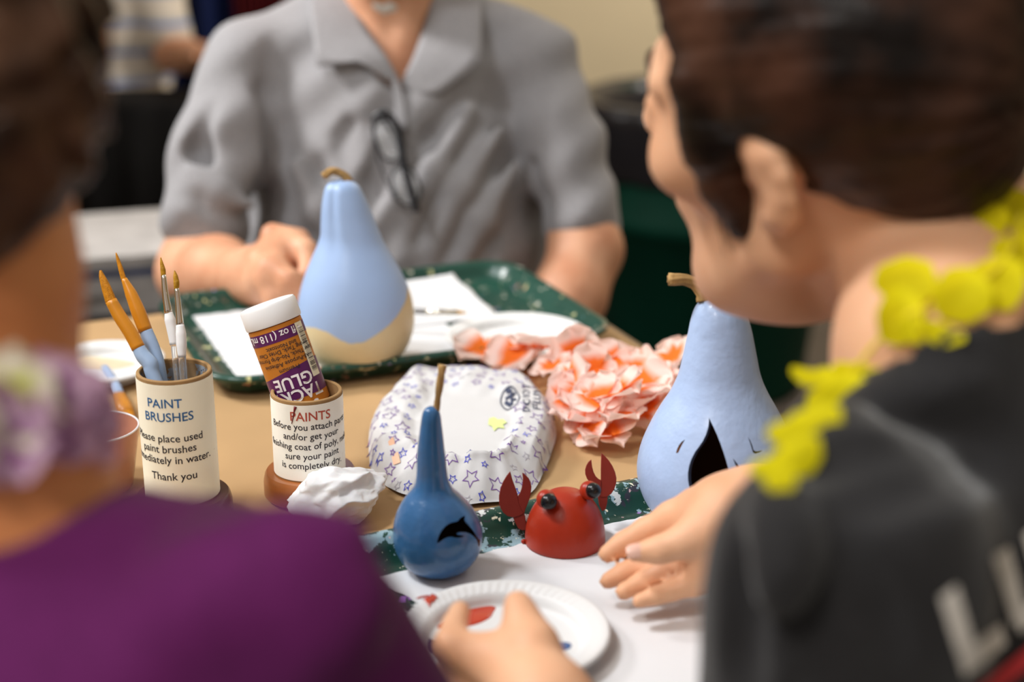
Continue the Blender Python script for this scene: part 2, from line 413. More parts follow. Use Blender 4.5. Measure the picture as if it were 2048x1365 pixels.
LB = V(-0.177, 0.925, T); c_near = LB + un * 0.21 + vn * 0.15
tray(c_near, ang_n, 0.42, 0.30, 'paint smeared dark green tray in front that carries the crab and the dolphin gourd', tray_mat('tray_green_worn', True))

M_paper = mat('white_paper', (222, 222, 224), 0.7, 0.25, noise=0.015, nscale=10, bump=0.1, bscale=40)
def torn_sheet(name, pts, z, label, amp=0.0016, seed=1, curl=0.0):
    r = np.random.default_rng(seed); out = []
    P = [V(p[0], p[1], z) for p in pts]
    for i in range(len(P)):
        a, b = P[i], P[(i + 1) % len(P)]; L = np.linalg.norm(b - a); n = max(2, int(L / 0.006)); e = (b - a) / L; nn = V(-e[1], e[0], 0); ph = r.uniform(0, 6)
        for k in range(n):
            s = k * L / n; w = min(1, 4 * min(s, L - s) / L)
            out.append(a + e * s + nn * (w * amp * (math.sin(s * 330 + ph) + 0.8 * math.sin(s * 710 + ph * 2) + r.normal(0, 0.35))))
    o = plate_poly(name, out, V(0, 0, 0.0004), M_paper); return tag(o, label, 'paper')
nt_ = lambda u, v: LB + un * u + vn * v
torn_sheet('paper_sheet', [nt_(0.074, 0.034), nt_(0.386, 0.030), nt_(0.382, 0.262), nt_(0.104, 0.262), nt_(0.100, 0.14), nt_(0.086, 0.07)], T + 0.0034, 'torn white paper sheet lining the near tray under the red crab', seed=3)
ft_ = lambda u, v: c_far + uf * u + vf * v
torn_sheet('paper_sheet', [ft_(-0.172, -0.117), ft_(0.06, -0.117), ft_(0.075, 0.117), ft_(-0.172, 0.117)], T + 0.0034, 'white paper sheet lining the far tray under the half painted pear gourd', seed=5)
sp = [G(640, 610, 0.024), G(902, 546, 0.024), G(992, 628, 0.006), G(870, 668, 0.006), G(660, 660, 0.006)]
def draped(name, quad, label, seed):
    g = Geo(); n = 26; r = np.random.default_rng(seed); a, b, c, d = quad
    for j in range(n + 1):
        for i in range(n + 1):
            s, t = i / n, j / n; p = (a * (1 - s) + b * s) * (1 - t) + (d * (1 - s) + c * s) * t
            e = (0.0014 * math.sin(14 * t + 2) + r.normal(0, 0.0004)) if i in (0, n) else 0
            g.v.append((p[0] + e, p[1] + (r.normal(0, 0.0005) if j in (0, n) else 0), p[2] + 0.0012 * math.sin(5 * s + 3 * t)))
    for j in range(n):
        for i in range(n): k = j * (n + 1) + i; g.f.append((k, k + n + 1, k + n + 2, k + 1))
    o = g.make(name, M_paper); md = o.modifiers.new('thick', 'SOLIDIFY'); md.thickness = 0.0004; return tag(o, label, 'paper')
draped('paper_sheet', [G(700, 585, 0.025), G(905, 545, 0.025), G(995, 632, 0.0055), G(760, 660, 0.0055)], 'white paper sheet with a ragged corner over the back rim of the far tray', 4)

# ------------------------------------------------------------------ gourds
M_sky = mat('paint_sky_blue', (160, 186, 226), 0.38, 0.4, noise=0.03, nscale=14, bump=0.10, bscale=45)
M_sky2 = mat('paint_dusty_blue', (168, 190, 226), 0.42, 0.4, noise=0.06, nscale=22, bump=0.42, bscale=110, coat=0.15)
M_navy = mat('paint_steel_blue', (57, 107, 158), 0.24, 0.5, noise=0.10, nscale=25, bump=0.35, bscale=130, coat=0.25)
M_raw = mat('gourd_skin', (218, 200, 158), 0.4, 0.4, noise=0.08, nscale=12, rgb2=(196, 160, 112), lo=0.5, hi=0.85)
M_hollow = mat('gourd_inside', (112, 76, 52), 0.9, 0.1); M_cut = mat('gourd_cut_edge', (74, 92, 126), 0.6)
M_stem = mat('gourd_stem', (170, 136, 88), 0.75, 0.2, noise=0.28, nscale=60, bump=0.6, bscale=200, stretch=(1, 1, 0.3))
def prof_fn(tab, n=70):
    z = np.array([q[0] for q in tab]); r = np.array([q[1] for q in tab]); s = spline([(a, b, 0) for a, b in tab], n)
    return [(max(b, 0.0005), a) for a, b, _ in s]
def stem(parent, pts, r, groove=6, twist=0.25):
    p = spline(pts, 22); rad = np.interp(np.linspace(0, 1, 22), np.linspace(0, 1, len(r)), r)
    return tube('stem', p, rad, M_stem, parent, seg=24, groove=groove, twist=twist)

# far pear gourd, blue above a wavy line, bare below
pz = G(712, 730, 0.0042); pf = V(pz[0], pz[1], T + 0.0042)
tabp = [(0.0, 0.020), (0.0025, 0.030), (0.009, 0.041), (0.0186, 0.0492), (0.0363, 0.0545), (0.054, 0.0548), (0.0717, 0.0522), (0.0895, 0.0465), (0.107, 0.0385), (0.125, 0.0300), (0.1425, 0.0258), (0.158, 0.0222), (0.169, 0.0188), (0.176, 0.0158), (0.180, 0.0112), (0.1818, 0.006), (0.1808, 0.0025)]
pear = thing('pear_gourd', pf, 'pear shaped gourd painted light blue above its bare tan bottom', 'gourd')
zs = np.array([q[0] for q in tabp]); sx = np.linspace(0, 1, 400)
sp_ = spline([(a, b, 0) for a, b in tabp], 400)
def far_off(z): return (-0.004 * math.sin(z / 0.18 * math.pi) * 0 - 0.0062 * max(0, (z - 0.13) / 0.05) + 0.0015 * math.sin(z * 30), 0)
seg = 128; gp = Geo(); nb, ntp = 26, 50
arc = np.concatenate([[0], np.cumsum(np.linalg.norm(np.diff(sp_[:, :2], axis=0), axis=1))])
vang = math.atan2(-pf[1], -pf[0])
for j in range(seg):
    a = 2 * math.pi * j / seg; d = (a - vang + math.pi) % (2 * math.pi) - math.pi     # angle from the side facing the camera, + to the photo's right
    zb = float(np.interp(d, [-3.14, -2.2, -1.5, -1.05, -0.78, -0.5, -0.28, -0.12, 0.12, 0.35, 0.6, 0.95, 1.4, 2.0, 2.7, 3.14], [0.05, 0.06, 0.050, 0.049, 0.0515, 0.0495, 0.043, 0.039, 0.0405, 0.047, 0.054, 0.0665, 0.079, 0.07, 0.055, 0.05]))
    kz = int(np.argmin(np.abs(sp_[:, 0] - zb))); s0 = arc[kz]
    ss = np.concatenate([np.linspace(0, s0, nb), np.linspace(s0, arc[-1], ntp)[1:]])
    for s in ss:
        z = np.interp(s, arc, sp_[:, 0]); r = np.interp(s, arc, sp_[:, 1])
        r *= 1 - 0.10 * math.exp(-((d + 0.55) / 0.22) ** 2) * max(0, min(1, (z - 0.10) / 0.06)) + 0.012 * math.sin(2 * a + z * 30)
        ox, oy = far_off(z); gp.v.append((pf[0] + ox + r * math.cos(a), pf[1] + oy + r * math.sin(a), pf[2] + z))
nr = nb + ntp - 1; mi = []
for j in range(seg):
    for i in range(nr - 1):
        k = (j + 1) % seg; gp.f.append((j * nr + i, k * nr + i, k * nr + i + 1, j * nr + i + 1)); mi.append(0 if i < nb - 1 else 1)
gp.f.append(tuple(j * nr for j in range(seg))[::-1]); mi.append(0); gp.f.append(tuple(j * nr + nr - 1 for j in range(seg))); mi.append(1)
gp.make('body', [M_raw, M_sky], pear, mi=mi)
zc = depth_of(pf + V(0, 0, 0.17))
stem(pear, [W(699, 372, zc), W(694, 357, zc), W(681, 346, zc), W(662, 343, zc - 0.004), W(648, 352, zc - 0.008)], [0.0044, 0.0036, 0.0034, 0.0034, 0.0036], 5, 0.1)

def hollow_gourd(tab, c, off, mats, parent, mod=None, wall=0.0052, seg=112):
    """shell with an inner skin, outer faces slot 0, inner faces slot 1"""
    o = prof_fn(tab, 80); inn = [(max(r - wall, 0.0004), z + (wall if i < 10 else 0) - (wall if i > 68 else 0)) for i, (r, z) in enumerate(o)]
    vs, fs = lathe_geo(o, c, seg, off=off, mod=mod); v2, f2 = lathe_geo(inn, c, seg, off=off)
    n = len(vs); f2 = [tuple(i + n for i in f[::-1]) for f in f2]
    return obj('body', list(vs) + list(v2), fs + f2, mats, parent, mi=[0] * len(fs) + [1] * len(f2))
def cutter(poly, d0, d1, m, slope=0.0, ds=None):
    # the saw leans: slope in pixels per metre about the depth ds of the gourd's skin
    ds = d0 if ds is None else ds; e0, e1 = slope * (d0 - ds), slope * (d1 - ds)
    o = plate_poly('cutter', [W(x, y, d0) for x, y in poly], V(0, 0, 0), m)
    n = len(poly)
    bpy.data.objects.remove(o)
    bm = bmesh.new(); a = [bm.verts.new(tuple(W(x + e0, y, d0))) for x, y in poly]; b = [bm.verts.new(tuple(W(x + e1, y, d1))) for x, y in poly]
    f1 = bm.faces.new(a); f2 = bm.faces.new(b[::-1])
    for i in range(n): bm.faces.new((a[i], b[i], b[(i + 1) % n], a[(i + 1) % n]))
    bmesh.ops.recalc_face_normals(bm, faces=bm.faces); bmesh.ops.triangulate(bm, faces=[f1, f2])
    return bmobj('cutter', bm, m, None, smooth=False)
def carve(o, cutters):
    for c in cutters:
        md = o.modifiers.new('b', 'BOOLEAN'); md.operation = 'DIFFERENCE'; md.object = c; md.solver = 'EXACT'; md.material_mode = 'TRANSFER'
    dg = bpy.context.evaluated_depsgraph_get(); dg.update()
    me = bpy.data.meshes.new_from_object(o.evaluated_get(dg)); o.modifiers.clear(); o.data = me
    for c in cutters: bpy.data.objects.remove(c)
    sharp(o, 40)

# small steel-blue gourd with a leaping dolphin cut through it
gz = G(876, 1140, 0.004); gb = V(gz[0], gz[1], T + 0.0038)
tabg = [(0.0, 0.010), (0.0008, 0.015), (0.004, 0.0212), (0.010, 0.0264), (0.0175, 0.0297), (0.0265, 0.0309), (0.0345, 0.0299), (0.042, 0.0273), (0.0485, 0.0238), (0.0550, 0.0190), (0.0600, 0.0145), (0.0650, 0.0119), (0.0720, 0.0106), (0.083, 0.0099), (0.095, 0.0087), (0.107, 0.0073), (0.1150, 0.0062), (0.1190, 0.0046), (0.1208, 0.0022)]
gourd = thing('bottle_gourd', gb, 'small glossy steel blue gourd with a leaping dolphin cut out', 'gourd')
def g_off(z): return (float(np.interp(z, [0, 0.03, 0.06, 0.09, 0.121], [0.0005, 0.0003, -0.0028, -0.0034, -0.0026])), 0)
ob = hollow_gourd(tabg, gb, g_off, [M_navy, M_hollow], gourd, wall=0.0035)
def z4(pts): return [(700 + x / 2.967, 720 + y / 2.967) for x, y in pts]
dol = z4([(515, 1088), (519, 1068), (530, 1038), (545, 1012), (562, 992), (582, 976), (605, 966), (630, 962), (642, 955), (652, 942), (668, 931), (685, 926), (680, 940), (679, 955), (688, 968), (705, 984), (722, 1004), (738, 1026), (754, 1052), (764, 1068), (776, 1070), (781, 1078), (777, 1090), (770, 1102), (765, 1114), (760, 1098), (759, 1084), (748, 1064), (730, 1046), (710, 1032), (690, 1025), (664, 1023), (642, 1026), (632, 1032), (640, 1040), (660, 1043), (680, 1046), (664, 1055), (644, 1058), (622, 1057), (604, 1052), (584, 1054), (560, 1063), (542, 1076), (528, 1086)])
dg0 = depth_of(gb + V(0, 0, 0.03))
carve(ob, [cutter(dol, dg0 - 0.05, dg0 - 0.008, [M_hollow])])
zc = depth_of(gb + V(0, 0, 0.118))
stem(gourd, [W(870, 845, zc), W(872, 826, zc), W(876, 795, zc - 0.001), W(881, 760, zc - 0.003), W(885, 730, zc - 0.004)], [0.0021, 0.0020, 0.0021, 0.0024, 0.0026], 4, 0.22)

# large pear gourd with a leaf shaped opening and small birds
lz = G(1430, 1052, 0.004); lb = V(lz[0], lz[1], T + 0.0038)
tabl = [(z * 0.953, r) for z, r in [(0.0, 0.022), (0.003, 0.032), (0.010, 0.0430), (0.022, 0.0520), (0.036, 0.0570), (0.049, 0.0582), (0.064, 0.0560), (0.079, 0.0508), (0.095, 0.0432), (0.110, 0.0350), (0.124, 0.0294), (0.139, 0.0262), (0.153, 0.0235), (0.167, 0.0205), (0.177, 0.0168), (0.184, 0.0110), (0.1868, 0.0045), (0.1866, 0.001)]]
whale = thing('pear_gourd', lb, 'large pear gourd painted dusty blue with leaf shaped cutouts and bird marks', 'gourd')
def l_off(z): return (float(np.interp(z, [0, 0.05, 0.1, 0.15, 0.187], [0, -0.0010, -0.001, -0.0025, -0.0055])), 0)
ow = hollow_gourd(tabl, lb, l_off, [M_sky2, M_hollow], whale, mod=lambda a, r, z: r * (1 + 0.006 * math.sin(3 * a + 40 * z)))
def z7(pts): return [(1240 + x / 2.73, 540 + y / 2.73) for x, y in pts]
leaf1 = z7([(466, 806), (482, 832), (502, 862), (524, 900), (546, 944), (566, 990), (584, 1038), (600, 1090), (614, 1145), (625, 1195), (628, 1232), (520, 1246), (400, 1246), (378, 1225), (362, 1190), (355, 1150), (355, 1110), (362, 1070), (376, 1032), (396, 996), (418, 968), (440, 938), (458, 900), (468, 858), (469, 830)])
leaf2 = z7([(632, 1028), (652, 1052), (676, 1084), (702, 1122), (724, 1160), (738, 1196), (735, 1226), (700, 1240), (674, 1232), (672, 1190), (667, 1142), (658, 1096), (646, 1058)])
bird1 = z7([(248, 981), (270, 984), (290, 988), (306, 990), (312, 978), (322, 958), (338, 938), (356, 927), (342, 950), (330, 974), (318, 1000), (308, 1002), (290, 998), (268, 990)])
bird2 = z7([(699, 914), (710, 930), (722, 960), (730, 986), (740, 992), (760, 990), (780, 986), (760, 998), (738, 1004), (726, 998), (718, 970), (708, 938)])
dl0 = depth_of(lb + V(0, 0, 0.05))
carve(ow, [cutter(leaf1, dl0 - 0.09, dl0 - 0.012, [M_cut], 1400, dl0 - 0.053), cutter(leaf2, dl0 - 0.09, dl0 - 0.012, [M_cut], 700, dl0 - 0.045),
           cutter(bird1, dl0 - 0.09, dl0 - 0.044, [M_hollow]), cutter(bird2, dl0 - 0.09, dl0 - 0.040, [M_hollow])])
zc = depth_of(lb + V(-0.005, 0, 0.177))
stem(whale, [W(1408, 603, zc), W(1405, 588, zc), W(1392, 571, zc), W(1370, 560, zc - 0.003), W(1338, 559, zc - 0.006)], [0.0052, 0.0042, 0.0038, 0.0038, 0.0041], 7, 0.06)

# ------------------------------------------------------------------ crab
M_red = mat('paint_brick_red', (166, 44, 18), 0.36, 0.45, noise=0.06, nscale=30, bump=0.15, bscale=160)
M_claw = mat('paint_dark_red', (128, 40, 30), 0.45, 0.35, noise=0.06, nscale=40)
M_bead = mat('black_bead', (20, 20, 22), 0.22, 0.5, noise=0.3, nscale=200)
cz_ = G(1130, 1084, 0.0038); cb = V(cz_[0], cz_[1], T + 0.0038)
crab = thing('crab_figure', cb, 'red wooden crab with a domed shell, black bead eyes and raised pincers', 'figurine')
R0, H0 = 0.0290, 0.0405
prof = [(R0 - 0.001, 0), (R0, 0.0006)] + [(R0 * math.cos(a) ** 0.86, 0.003 + (H0 - 0.003) * math.sin(a)) for a in np.linspace(0, math.pi / 2 - 0.001, 26)]
sharp(lathe('shell', [(max(r, 0.0003), z) for r, z in prof], cb, M_red, crab), 60)
ball('peg', cb + V(-R0 - 0.001, -0.003, 0.0016), 0.0018, M_red, crab, 12)
def z5(x, y): return (960 + x / 2.505, 820 + y / 2.505)
dc = depth_of(cb + V(0, -0.012, 0.034))
for (x, y, r), (bx, by, br), dd in (((331, 448, 49), (345, 461, 43), -0.004), ((546, 404, 48), (567, 405, 40), 0.003)):
    px, py = z5(x, y); c = W(px, py, dc + dd); rr = r / 2.505 / FPX * (dc + dd)
    e = ball('eye', c, rr, M_red, crab)
    px, py = z5(bx, by); q = W(px, py, dc + dd - 0.0045); ball('pupil', q, br / 2.505 / FPX * dc, M_bead, e)
def claw(outer, small, arm, dd):
    d = depth_of(cb + V(0, 0, 0.025)) + dd; tv = cF * 0.0032
    c = plate_poly('claw', [W(*z5(*p), d) for p in outer], tv, M_claw, crab, bev=0.0005)
    plate_poly('pincer', [W(*z5(*p), d - 0.0008) for p in small], tv, M_claw, c, bev=0.0004)
    plate_poly('arm', [W(*z5(*p), d + 0.0006) for p in arm], tv * 1.2, M_claw, c, bev=0.0004)
claw([(151, 309), (133, 332), (115, 362), (102, 396), (95, 432), (95, 464), (102, 492), (116, 516), (138, 534), (165, 541), (195, 534), (222, 520), (210, 500), (196, 468), (190, 434), (184, 410), (174, 384), (162, 350)],
     [(212, 316), (228, 328), (243, 344), (253, 364), (258, 386), (256, 412), (250, 440), (240, 470), (228, 498), (222, 520), (206, 500), (194, 466), (190, 434), (200, 418), (208, 396), (213, 372), (215, 345)],
     [(163, 536), (200, 530), (222, 518), (228, 548), (232, 580), (238, 600), (214, 606), (192, 596), (176, 566)], 0.006)
claw([(608, 217), (626, 232), (646, 254), (664, 282), (677, 312), (684, 342), (683, 370), (674, 398), (658, 422), (638, 437), (612, 440), (594, 434), (600, 400), (606, 352), (606, 290)],
     [(558, 250), (544, 262), (533, 280), (527, 302), (528, 324), (536, 346), (552, 368), (574, 396), (594, 430), (606, 400), (607, 354), (594, 348), (580, 334), (569, 312), (562, 286)],
     [(590, 432), (640, 436), (637, 470), (630, 500), (612, 510), (598, 480)], 0.016)

# ------------------------------------------------------------------ foam plates
M_foam = mat('foam_white', (226, 226, 226), 0.45, 0.4, bump=0.03, bscale=400)
def foam_plate(c, r, label, name='foam_plate'):
    t = thing(name, c, label, 'plate', None)
    prof = [(0.0006, 0.0), (r * 0.68, 0.0), (r * 0.73, 0.0008), (r * 0.80, 0.0075), (r * 0.985, 0.0102), (r, 0.0112), (r * 0.996, 0.0126), (r * 0.97, 0.0134), (r * 0.92, 0.0130), (r * 0.86, 0.0118), (r * 0.80, 0.0104), (r * 0.765, 0.0078), (r * 0.745, 0.0048), (r * 0.72, 0.0032), (r * 0.66, 0.0026), (r * 0.3, 0.0024), (0.0005, 0.0024)]
    s = spline([(a, b, 0) for a, b in prof], 90)
    def md(a, rr, z): return rr + (0.00065 * math.cos(64 * a + rr * 260) if rr > r * 0.80 and z > 0.0107 and rr < r * 0.96 else 0)
    lathe('rim_and_well', [(max(x[0], 0.0004), x[1]) for x in s], c, M_foam, t, seg=320, mod=md); return t
def blob(name, pts, z, h, m, parent, label=None):
    """pool of paint: outline swollen to a low dome"""
    P = spline([(x, y, 0) for x, y in pts] + [(pts[0][0], pts[0][1], 0)], 70)[:-1]; c = P.mean(0); g = Geo(); ks = (1.0, 0.96, 0.86, 0.6, 0.25)
    for q, zz in zip(ks, (0, 0.55, 0.85, 0.95, 1.0)):
        for p in P: x = c + (p - c) * q; g.v.append((x[0], x[1], z + h * zz))
    n = len(P)
    for i in range(4):
        for j in range(n): g.f.append((i * n + j, i * n + (j + 1) % n, (i + 1) * n + (j + 1) % n, (i + 1) * n + j))
    g.f.append(tuple(4 * n + j for j in range(n)))
    return g.make(name, m, parent, label=label)
M_pred = mat('wet_red_paint', (196, 58, 24), 0.2, 0.5, noise=0.08, nscale=60, coat=0.6); M_pblue = mat('wet_blue_paint', (56, 92, 148), 0.25, coat=0.4)
M_pplum = mat('wet_plum_paint', (66, 44, 74), 0.25, coat=0.4); M_pcream = mat('wet_cream_paint', (222, 204, 172), 0.4, noise=0.05, nscale=40)
np_ = G(1011, 1258, 0.0165); npc = V(np_[0], np_[1], T + 0.004)
near_plate = foam_plate(npc, 0.0655, 'white foam plate of red paint in the near tray in front of the gourd')
def pool(px, h=0.0066): return [tuple(G(x, y, h)[:2]) for x, y in px]
def z6(p): return [(680 + x / 3.657, 1000 + y / 3.657) for x, y in p]
zp = npc[2] + 0.00245
blob('red_paint', pool(z6([(655, 905), (668, 875), (720, 845), (760, 800), (850, 775), (960, 762), (1080, 762), (1142, 785), (1120, 830), (1100, 862), (1030, 900), (940, 925), (830, 930), (720, 945), (670, 945)])), zp, 0.0012, M_pred, near_plate, 'pool of red paint')
blob('blue_paint', pool(z6([(1560, 1055), (1620, 1044), (1680, 1050), (1694, 1070), (1670, 1095), (1610, 1100), (1560, 1088)])), zp, 0.0010, M_pblue, near_plate, 'drop of blue paint')
blob('plum_paint', pool(z6([(615, 1030), (660, 1016), (720, 1040), (750, 1090), (735, 1130), (680, 1120), (625, 1080)])), zp, 0.0012, M_pplum, near_plate, 'drop of plum paint')
g = Geo()                                            # red brush wipes across the fluted rim
for (x0, y0, x1, y1, w) in ((560, 700, 650, 676, 9), (622, 700, 640, 750, 14), (648, 690, 656, 765, 16), (676, 684, 668, 745, 14), (696, 692, 686, 735, 12), (612, 705, 610, 735, 8), (700, 712, 716, 704, 8)):
    pts = [G(680 + (x0 + (x1 - x0) * t) / 3.657, 1000 + (y0 + (y1 - y0) * t) / 3.657, 0.018) for t in np.linspace(0, 1, 6)]
    def hz(p):
        rr = np.linalg.norm(p[:2] - npc[:2]) / 0.0655
        return npc[2] + float(np.interp(rr, [0.66, 0.72, 0.745, 0.765, 0.80, 0.86, 0.92, 0.97, 1.0], [0.0026, 0.0032, 0.0048, 0.0078, 0.0104, 0.0118, 0.0130, 0.0134, 0.0115])) + 0.0002
    pts = [V(p[0], p[1], hz(p)) for p in pts]
    vs, fs = tube_geo(pts, [w / 3.657 / FPX * 0.93 * q for q in (0.5, 1, 1, 0.9, 0.7, 0.3)], 8, flat=(1, 1)); g.add(vs, fs)
g.make('dried_paint', M_pred, near_plate, label='red brush wipes on the fluted rim')
fp = G(1035, 668, 0.0165); foam_plate(V(fp[0], fp[1], T + 0.0042), 0.0722, 'empty white foam plate in the far tray beside the half painted pear gourd')
lp = G(196, 722, 0.0125); left_plate = foam_plate(V(lp[0], lp[1], T), 0.0625, 'white foam plate of cream paint behind the brush cup')
blob('cream_paint', pool([(120, 722), (150, 712), (200, 712), (250, 718), (272, 726), (230, 736), (170, 738), (130, 732)], 0.004), T + 0.0026, 0.001, M_pcream, left_plate, 'pool of cream paint')
blob('blue_paint', pool([(110, 740), (130, 736), (160, 742), (150, 750), (120, 752)], 0.004), T + 0.0026, 0.0009, M_pblue, left_plate, 'blue smear')
blob('cream_smear', pool([(130, 690), (160, 688), (170, 694), (160, 706), (150, 700)], 0.004), T + 0.0026, 0.0009, M_pcream, left_plate, 'cream smear')
# ------------------------------------------------------------------ tube cups on wooden discs
M_wood = mat('varnished_wood', (150, 88, 44), 0.3, 0.5, noise=0.2, nscale=14, stretch=(1, 1, 6), coat=0.3)
M_wood2 = mat('dark_wood', (98, 66, 46), 0.32, 0.5, noise=0.18, nscale=14, stretch=(1, 1, 6), coat=0.3)
M_board = mat('cardboard', (164, 130, 88), 0.8, 0.2, noise=0.08, nscale=60)
M_label = mat('cream_label', (255, 249, 230), 0.6, 0.3, noise=0.04, nscale=20)
splat(M_label, [((206, 188, 150), 60, 0.70, 2.0), ((150, 140, 130), 200, 0.745, 6.0)])
M_label2 = mat('white_label', (255, 252, 242), 0.6, 0.3, noise=0.03, nscale=20)
M_ink = mat('ink_dark', (42, 38, 46), 0.7); M_inkb = mat('ink_blue', (44, 100, 156), 0.7); M_inkr = mat('ink_red', (186, 84, 66), 0.7)
def wrap_text(geo, c, R, s, size, z, a0, bold=0.0006, align='CENTER', flip=False, jit=0.0):
    vs, fs = text_geo(s, size, bold, align); out = []
    for v in vs:
        x, y = (-v[0], -v[1]) if flip else (v[0], v[1]); a = a0 + x / R
        out.append((c[0] + R * math.sin(a), c[1] - R * math.cos(a), c[2] + z + y + jit * math.sin(x * 400)))
    geo.add(out, fs)
def tube_cup(c, R, H, base_r, base_h, wood, lab, label, paint=None):
    t = thing('tube_cup', c, label, 'cup')
    sharp(lathe('base', [(base_r * 0.96, 0), (base_r, 0.002), (base_r, base_h * 0.6), (base_r * 0.965, base_h * 0.9), (base_r * 0.93, base_h), (0.0005, base_h)], c, wood, t, 80), 30)
    b = base_h
    sharp(lathe('tube', [(R * 0.5, b), (R, b), (R, b + H - 0.0006), (R - 0.0006, b + H), (R - 0.0022, b + H), (R - 0.0028, b + H - 0.0006), (R - 0.0028, b + 0.003), (0.0005, b + 0.003)], c, paint or M_board, t, 80), 30)
    lb_ = lathe('label', [(R + 0.0003, b + 0.0012), (R + 0.0005, b + 0.0012), (R + 0.0005, b + H - 0.0028), (R + 0.0003, b + H - 0.0028)], c, lab, t, 96, cap=False)
    return t, sharp(lb_, 30)
bc = G(366, 986, 0.018); bcup = V(bc[0], bc[1], T)
M_boardp = splat(mat('cardboard_painty', (150, 122, 88), 0.7, noise=0.1, nscale=60), [((150, 160, 172), 90, 0.52, 1.0), ((60, 70, 90), 70, 0.60, 3.0), ((225, 225, 225), 120, 0.64, 5.0)])
cupb, labb = tube_cup(bcup, 0.0272, 0.0985, 0.0365, 0.018, M_wood2, M_label, 'tall cream tube cup reading PAINT BRUSHES on a dark wooden disc')
# paint smeared lining seen inside the rim
lathe('lining', [(0.0242, 0.03), (0.0242, 0.1135)], bcup, M_boardp, cupb, 64, cap=False)
fa = math.atan2(bcup[0], bcup[1])            # turn so that zero faces the camera
R = 0.0279
for nm, m, L in (('blue_lettering', M_inkb, (('PAINT', 0.0096, 0.0965, -0.34), ('BRUSHES', 0.0096, 0.0860, -0.26))),
                 ('lettering', M_ink, (('Please place used', 0.0082, 0.0700, -0.36), ('paint brushes', 0.0082, 0.0615, -0.34), ('immediately in water.', 0.0082, 0.0530, -0.38))),
                 ('thank_you_lettering', M_ink, (('Thank you', 0.0084, 0.0400, -0.22),))):
    g = Geo()
    for s, sz, z, a0 in L: wrap_text(g, bcup, R, s, sz, z, a0 + -fa * 0 - fa, 0.00006 if nm != 'blue_lettering' else 0.0001, jit=0.0002)
    g.make(nm, m, labb)
pc = G(620, 938, 0.020); pcup = V(pc[0], pc[1], T)
cupp, labp = tube_cup(pcup, 0.0272, 0.0655, 0.0362, 0.020, M_wood, M_label2, 'short white tube cup reading PAINTS on an orange brown wooden disc')
fa = math.atan2(pcup[0], pcup[1]); g = Geo(); wrap_text(g, pcup, R, 'PAINTS', 0.0100, 0.0705, 0.08 - fa, 0.0001, jit=0.0002); g.make('red_lettering', M_inkr, labp)
g = Geo()
for s, z, a0 in (('Before you attach parts', 0.0630, 0.07), ('and/or get your', 0.0550, 0.10), ('finishing coat of poly, make', 0.0470, 0.12), ('sure your paint', 0.0390, 0.11), ('is completely dry.', 0.0312, 0.10)):
    wrap_text(g, pcup, R, s, 0.0074, z, a0 - fa, 0.00005, jit=0.0003)
g.make('lettering', M_ink, labp)
vs, fs = tube_geo([pcup + V(R * math.sin(a - fa), -R * math.cos(a - fa), z) for a, z in ((-0.32, 0.082), (-0.36, 0.078), (-0.40, 0.073), (-0.45, 0.068))], [0.0012, 0.0006, 0.0005, 0.0003], 8)
obj('paint_drip', vs, fs, mat('dark_red_drip', (110, 26, 30), 0.3), labp, label='dark red drip')

# glue bottle upside down in the short cup, leaning left
M_glue = mat('label_orange', (196, 122, 40), 0.35, 0.45, noise=0.03, nscale=40); M_purp = mat('label_purple', (92, 34, 92), 0.35, 0.45)
M_wcap = mat('white_plastic', (240, 240, 240), 0.4, 0.4); M_wink = mat('ink_white', (245, 240, 240), 0.5); M_strip = mat('label_cream', (232, 226, 200), 0.45)
dB = depth_of(pcup + V(0, 0, 0.06)) + 0.002
top = W(537, 616, dB - 0.004); bot = W(611, 818, dB + 0.008); axb = top - bot; Lb = np.linalg.norm(axb); axb /= Lb
ux = np.cross(axb, cF); ux = -ux / np.linalg.norm(ux)
if ux[0] < 0: ux = -ux
uy = np.cross(axb, ux); Mb = np.eye(4); Mb[:3, 0] = ux; Mb[:3, 1] = uy; Mb[:3, 2] = axb; Mb[:3, 3] = bot
if np.dot(uy, cF) < 0: Mb[:3, 1] = -uy; Mb[:3, 0] = ux
if np.linalg.det(Mb[:3, :3]) < 0: Mb[:3, 0] *= -1
glue = thing('glue_bottle', bot, 'orange and purple glue bottle with white cap upside down in the short cup', 'bottle')
Rb = 0.0212; z0 = V(0, 0, 0)
def B(o): return transform(o, Mb)
def bring(name, rows, m, parent):                  # ring of label between two heights that may vary with the angle
    g = Geo(); n = 96
    for zf, r in rows:
        for j in range(n): a = 2 * math.pi * j / n; g.v.append((r * math.sin(a), -r * math.cos(a), zf(a) if callable(zf) else zf))
    for i in range(len(rows) - 1):
        for j in range(n): g.f.append((i * n + j, i * n + (j + 1) % n, (i + 1) * n + (j + 1) % n, (i + 1) * n + j))
    return B(g.make(name, m, parent))
sq = B(sharp(lathe('bottle_body', [(0.0004, 0), (Rb * 0.8, 0), (Rb, 0.004), (Rb, Lb - 0.0135), (Rb * 0.9, Lb - 0.0125), (0.0004, Lb - 0.0125)], z0, M_glue, glue, 80), 40))
B(sharp(lathe('cap', [(Rb * 0.7, Lb - 0.0125), (Rb * 1.03, Lb - 0.0125), (Rb * 1.05, Lb - 0.011), (Rb * 1.05, Lb + 0.0015), (Rb * 1.0, Lb + 0.0035), (Rb * 0.9, Lb + 0.004), (0.0004, Lb + 0.0042)], z0, M_wcap, glue, 80), 40))
wave = lambda a: Lb - 0.0500 - 0.0075 * math.sin(a - 0.6) * 0 + 0.004 * math.sin(a + 0.3)
bring('purple_band', [(0.012, Rb + 0.0002), (wave, Rb + 0.0002)], M_purp, sq)
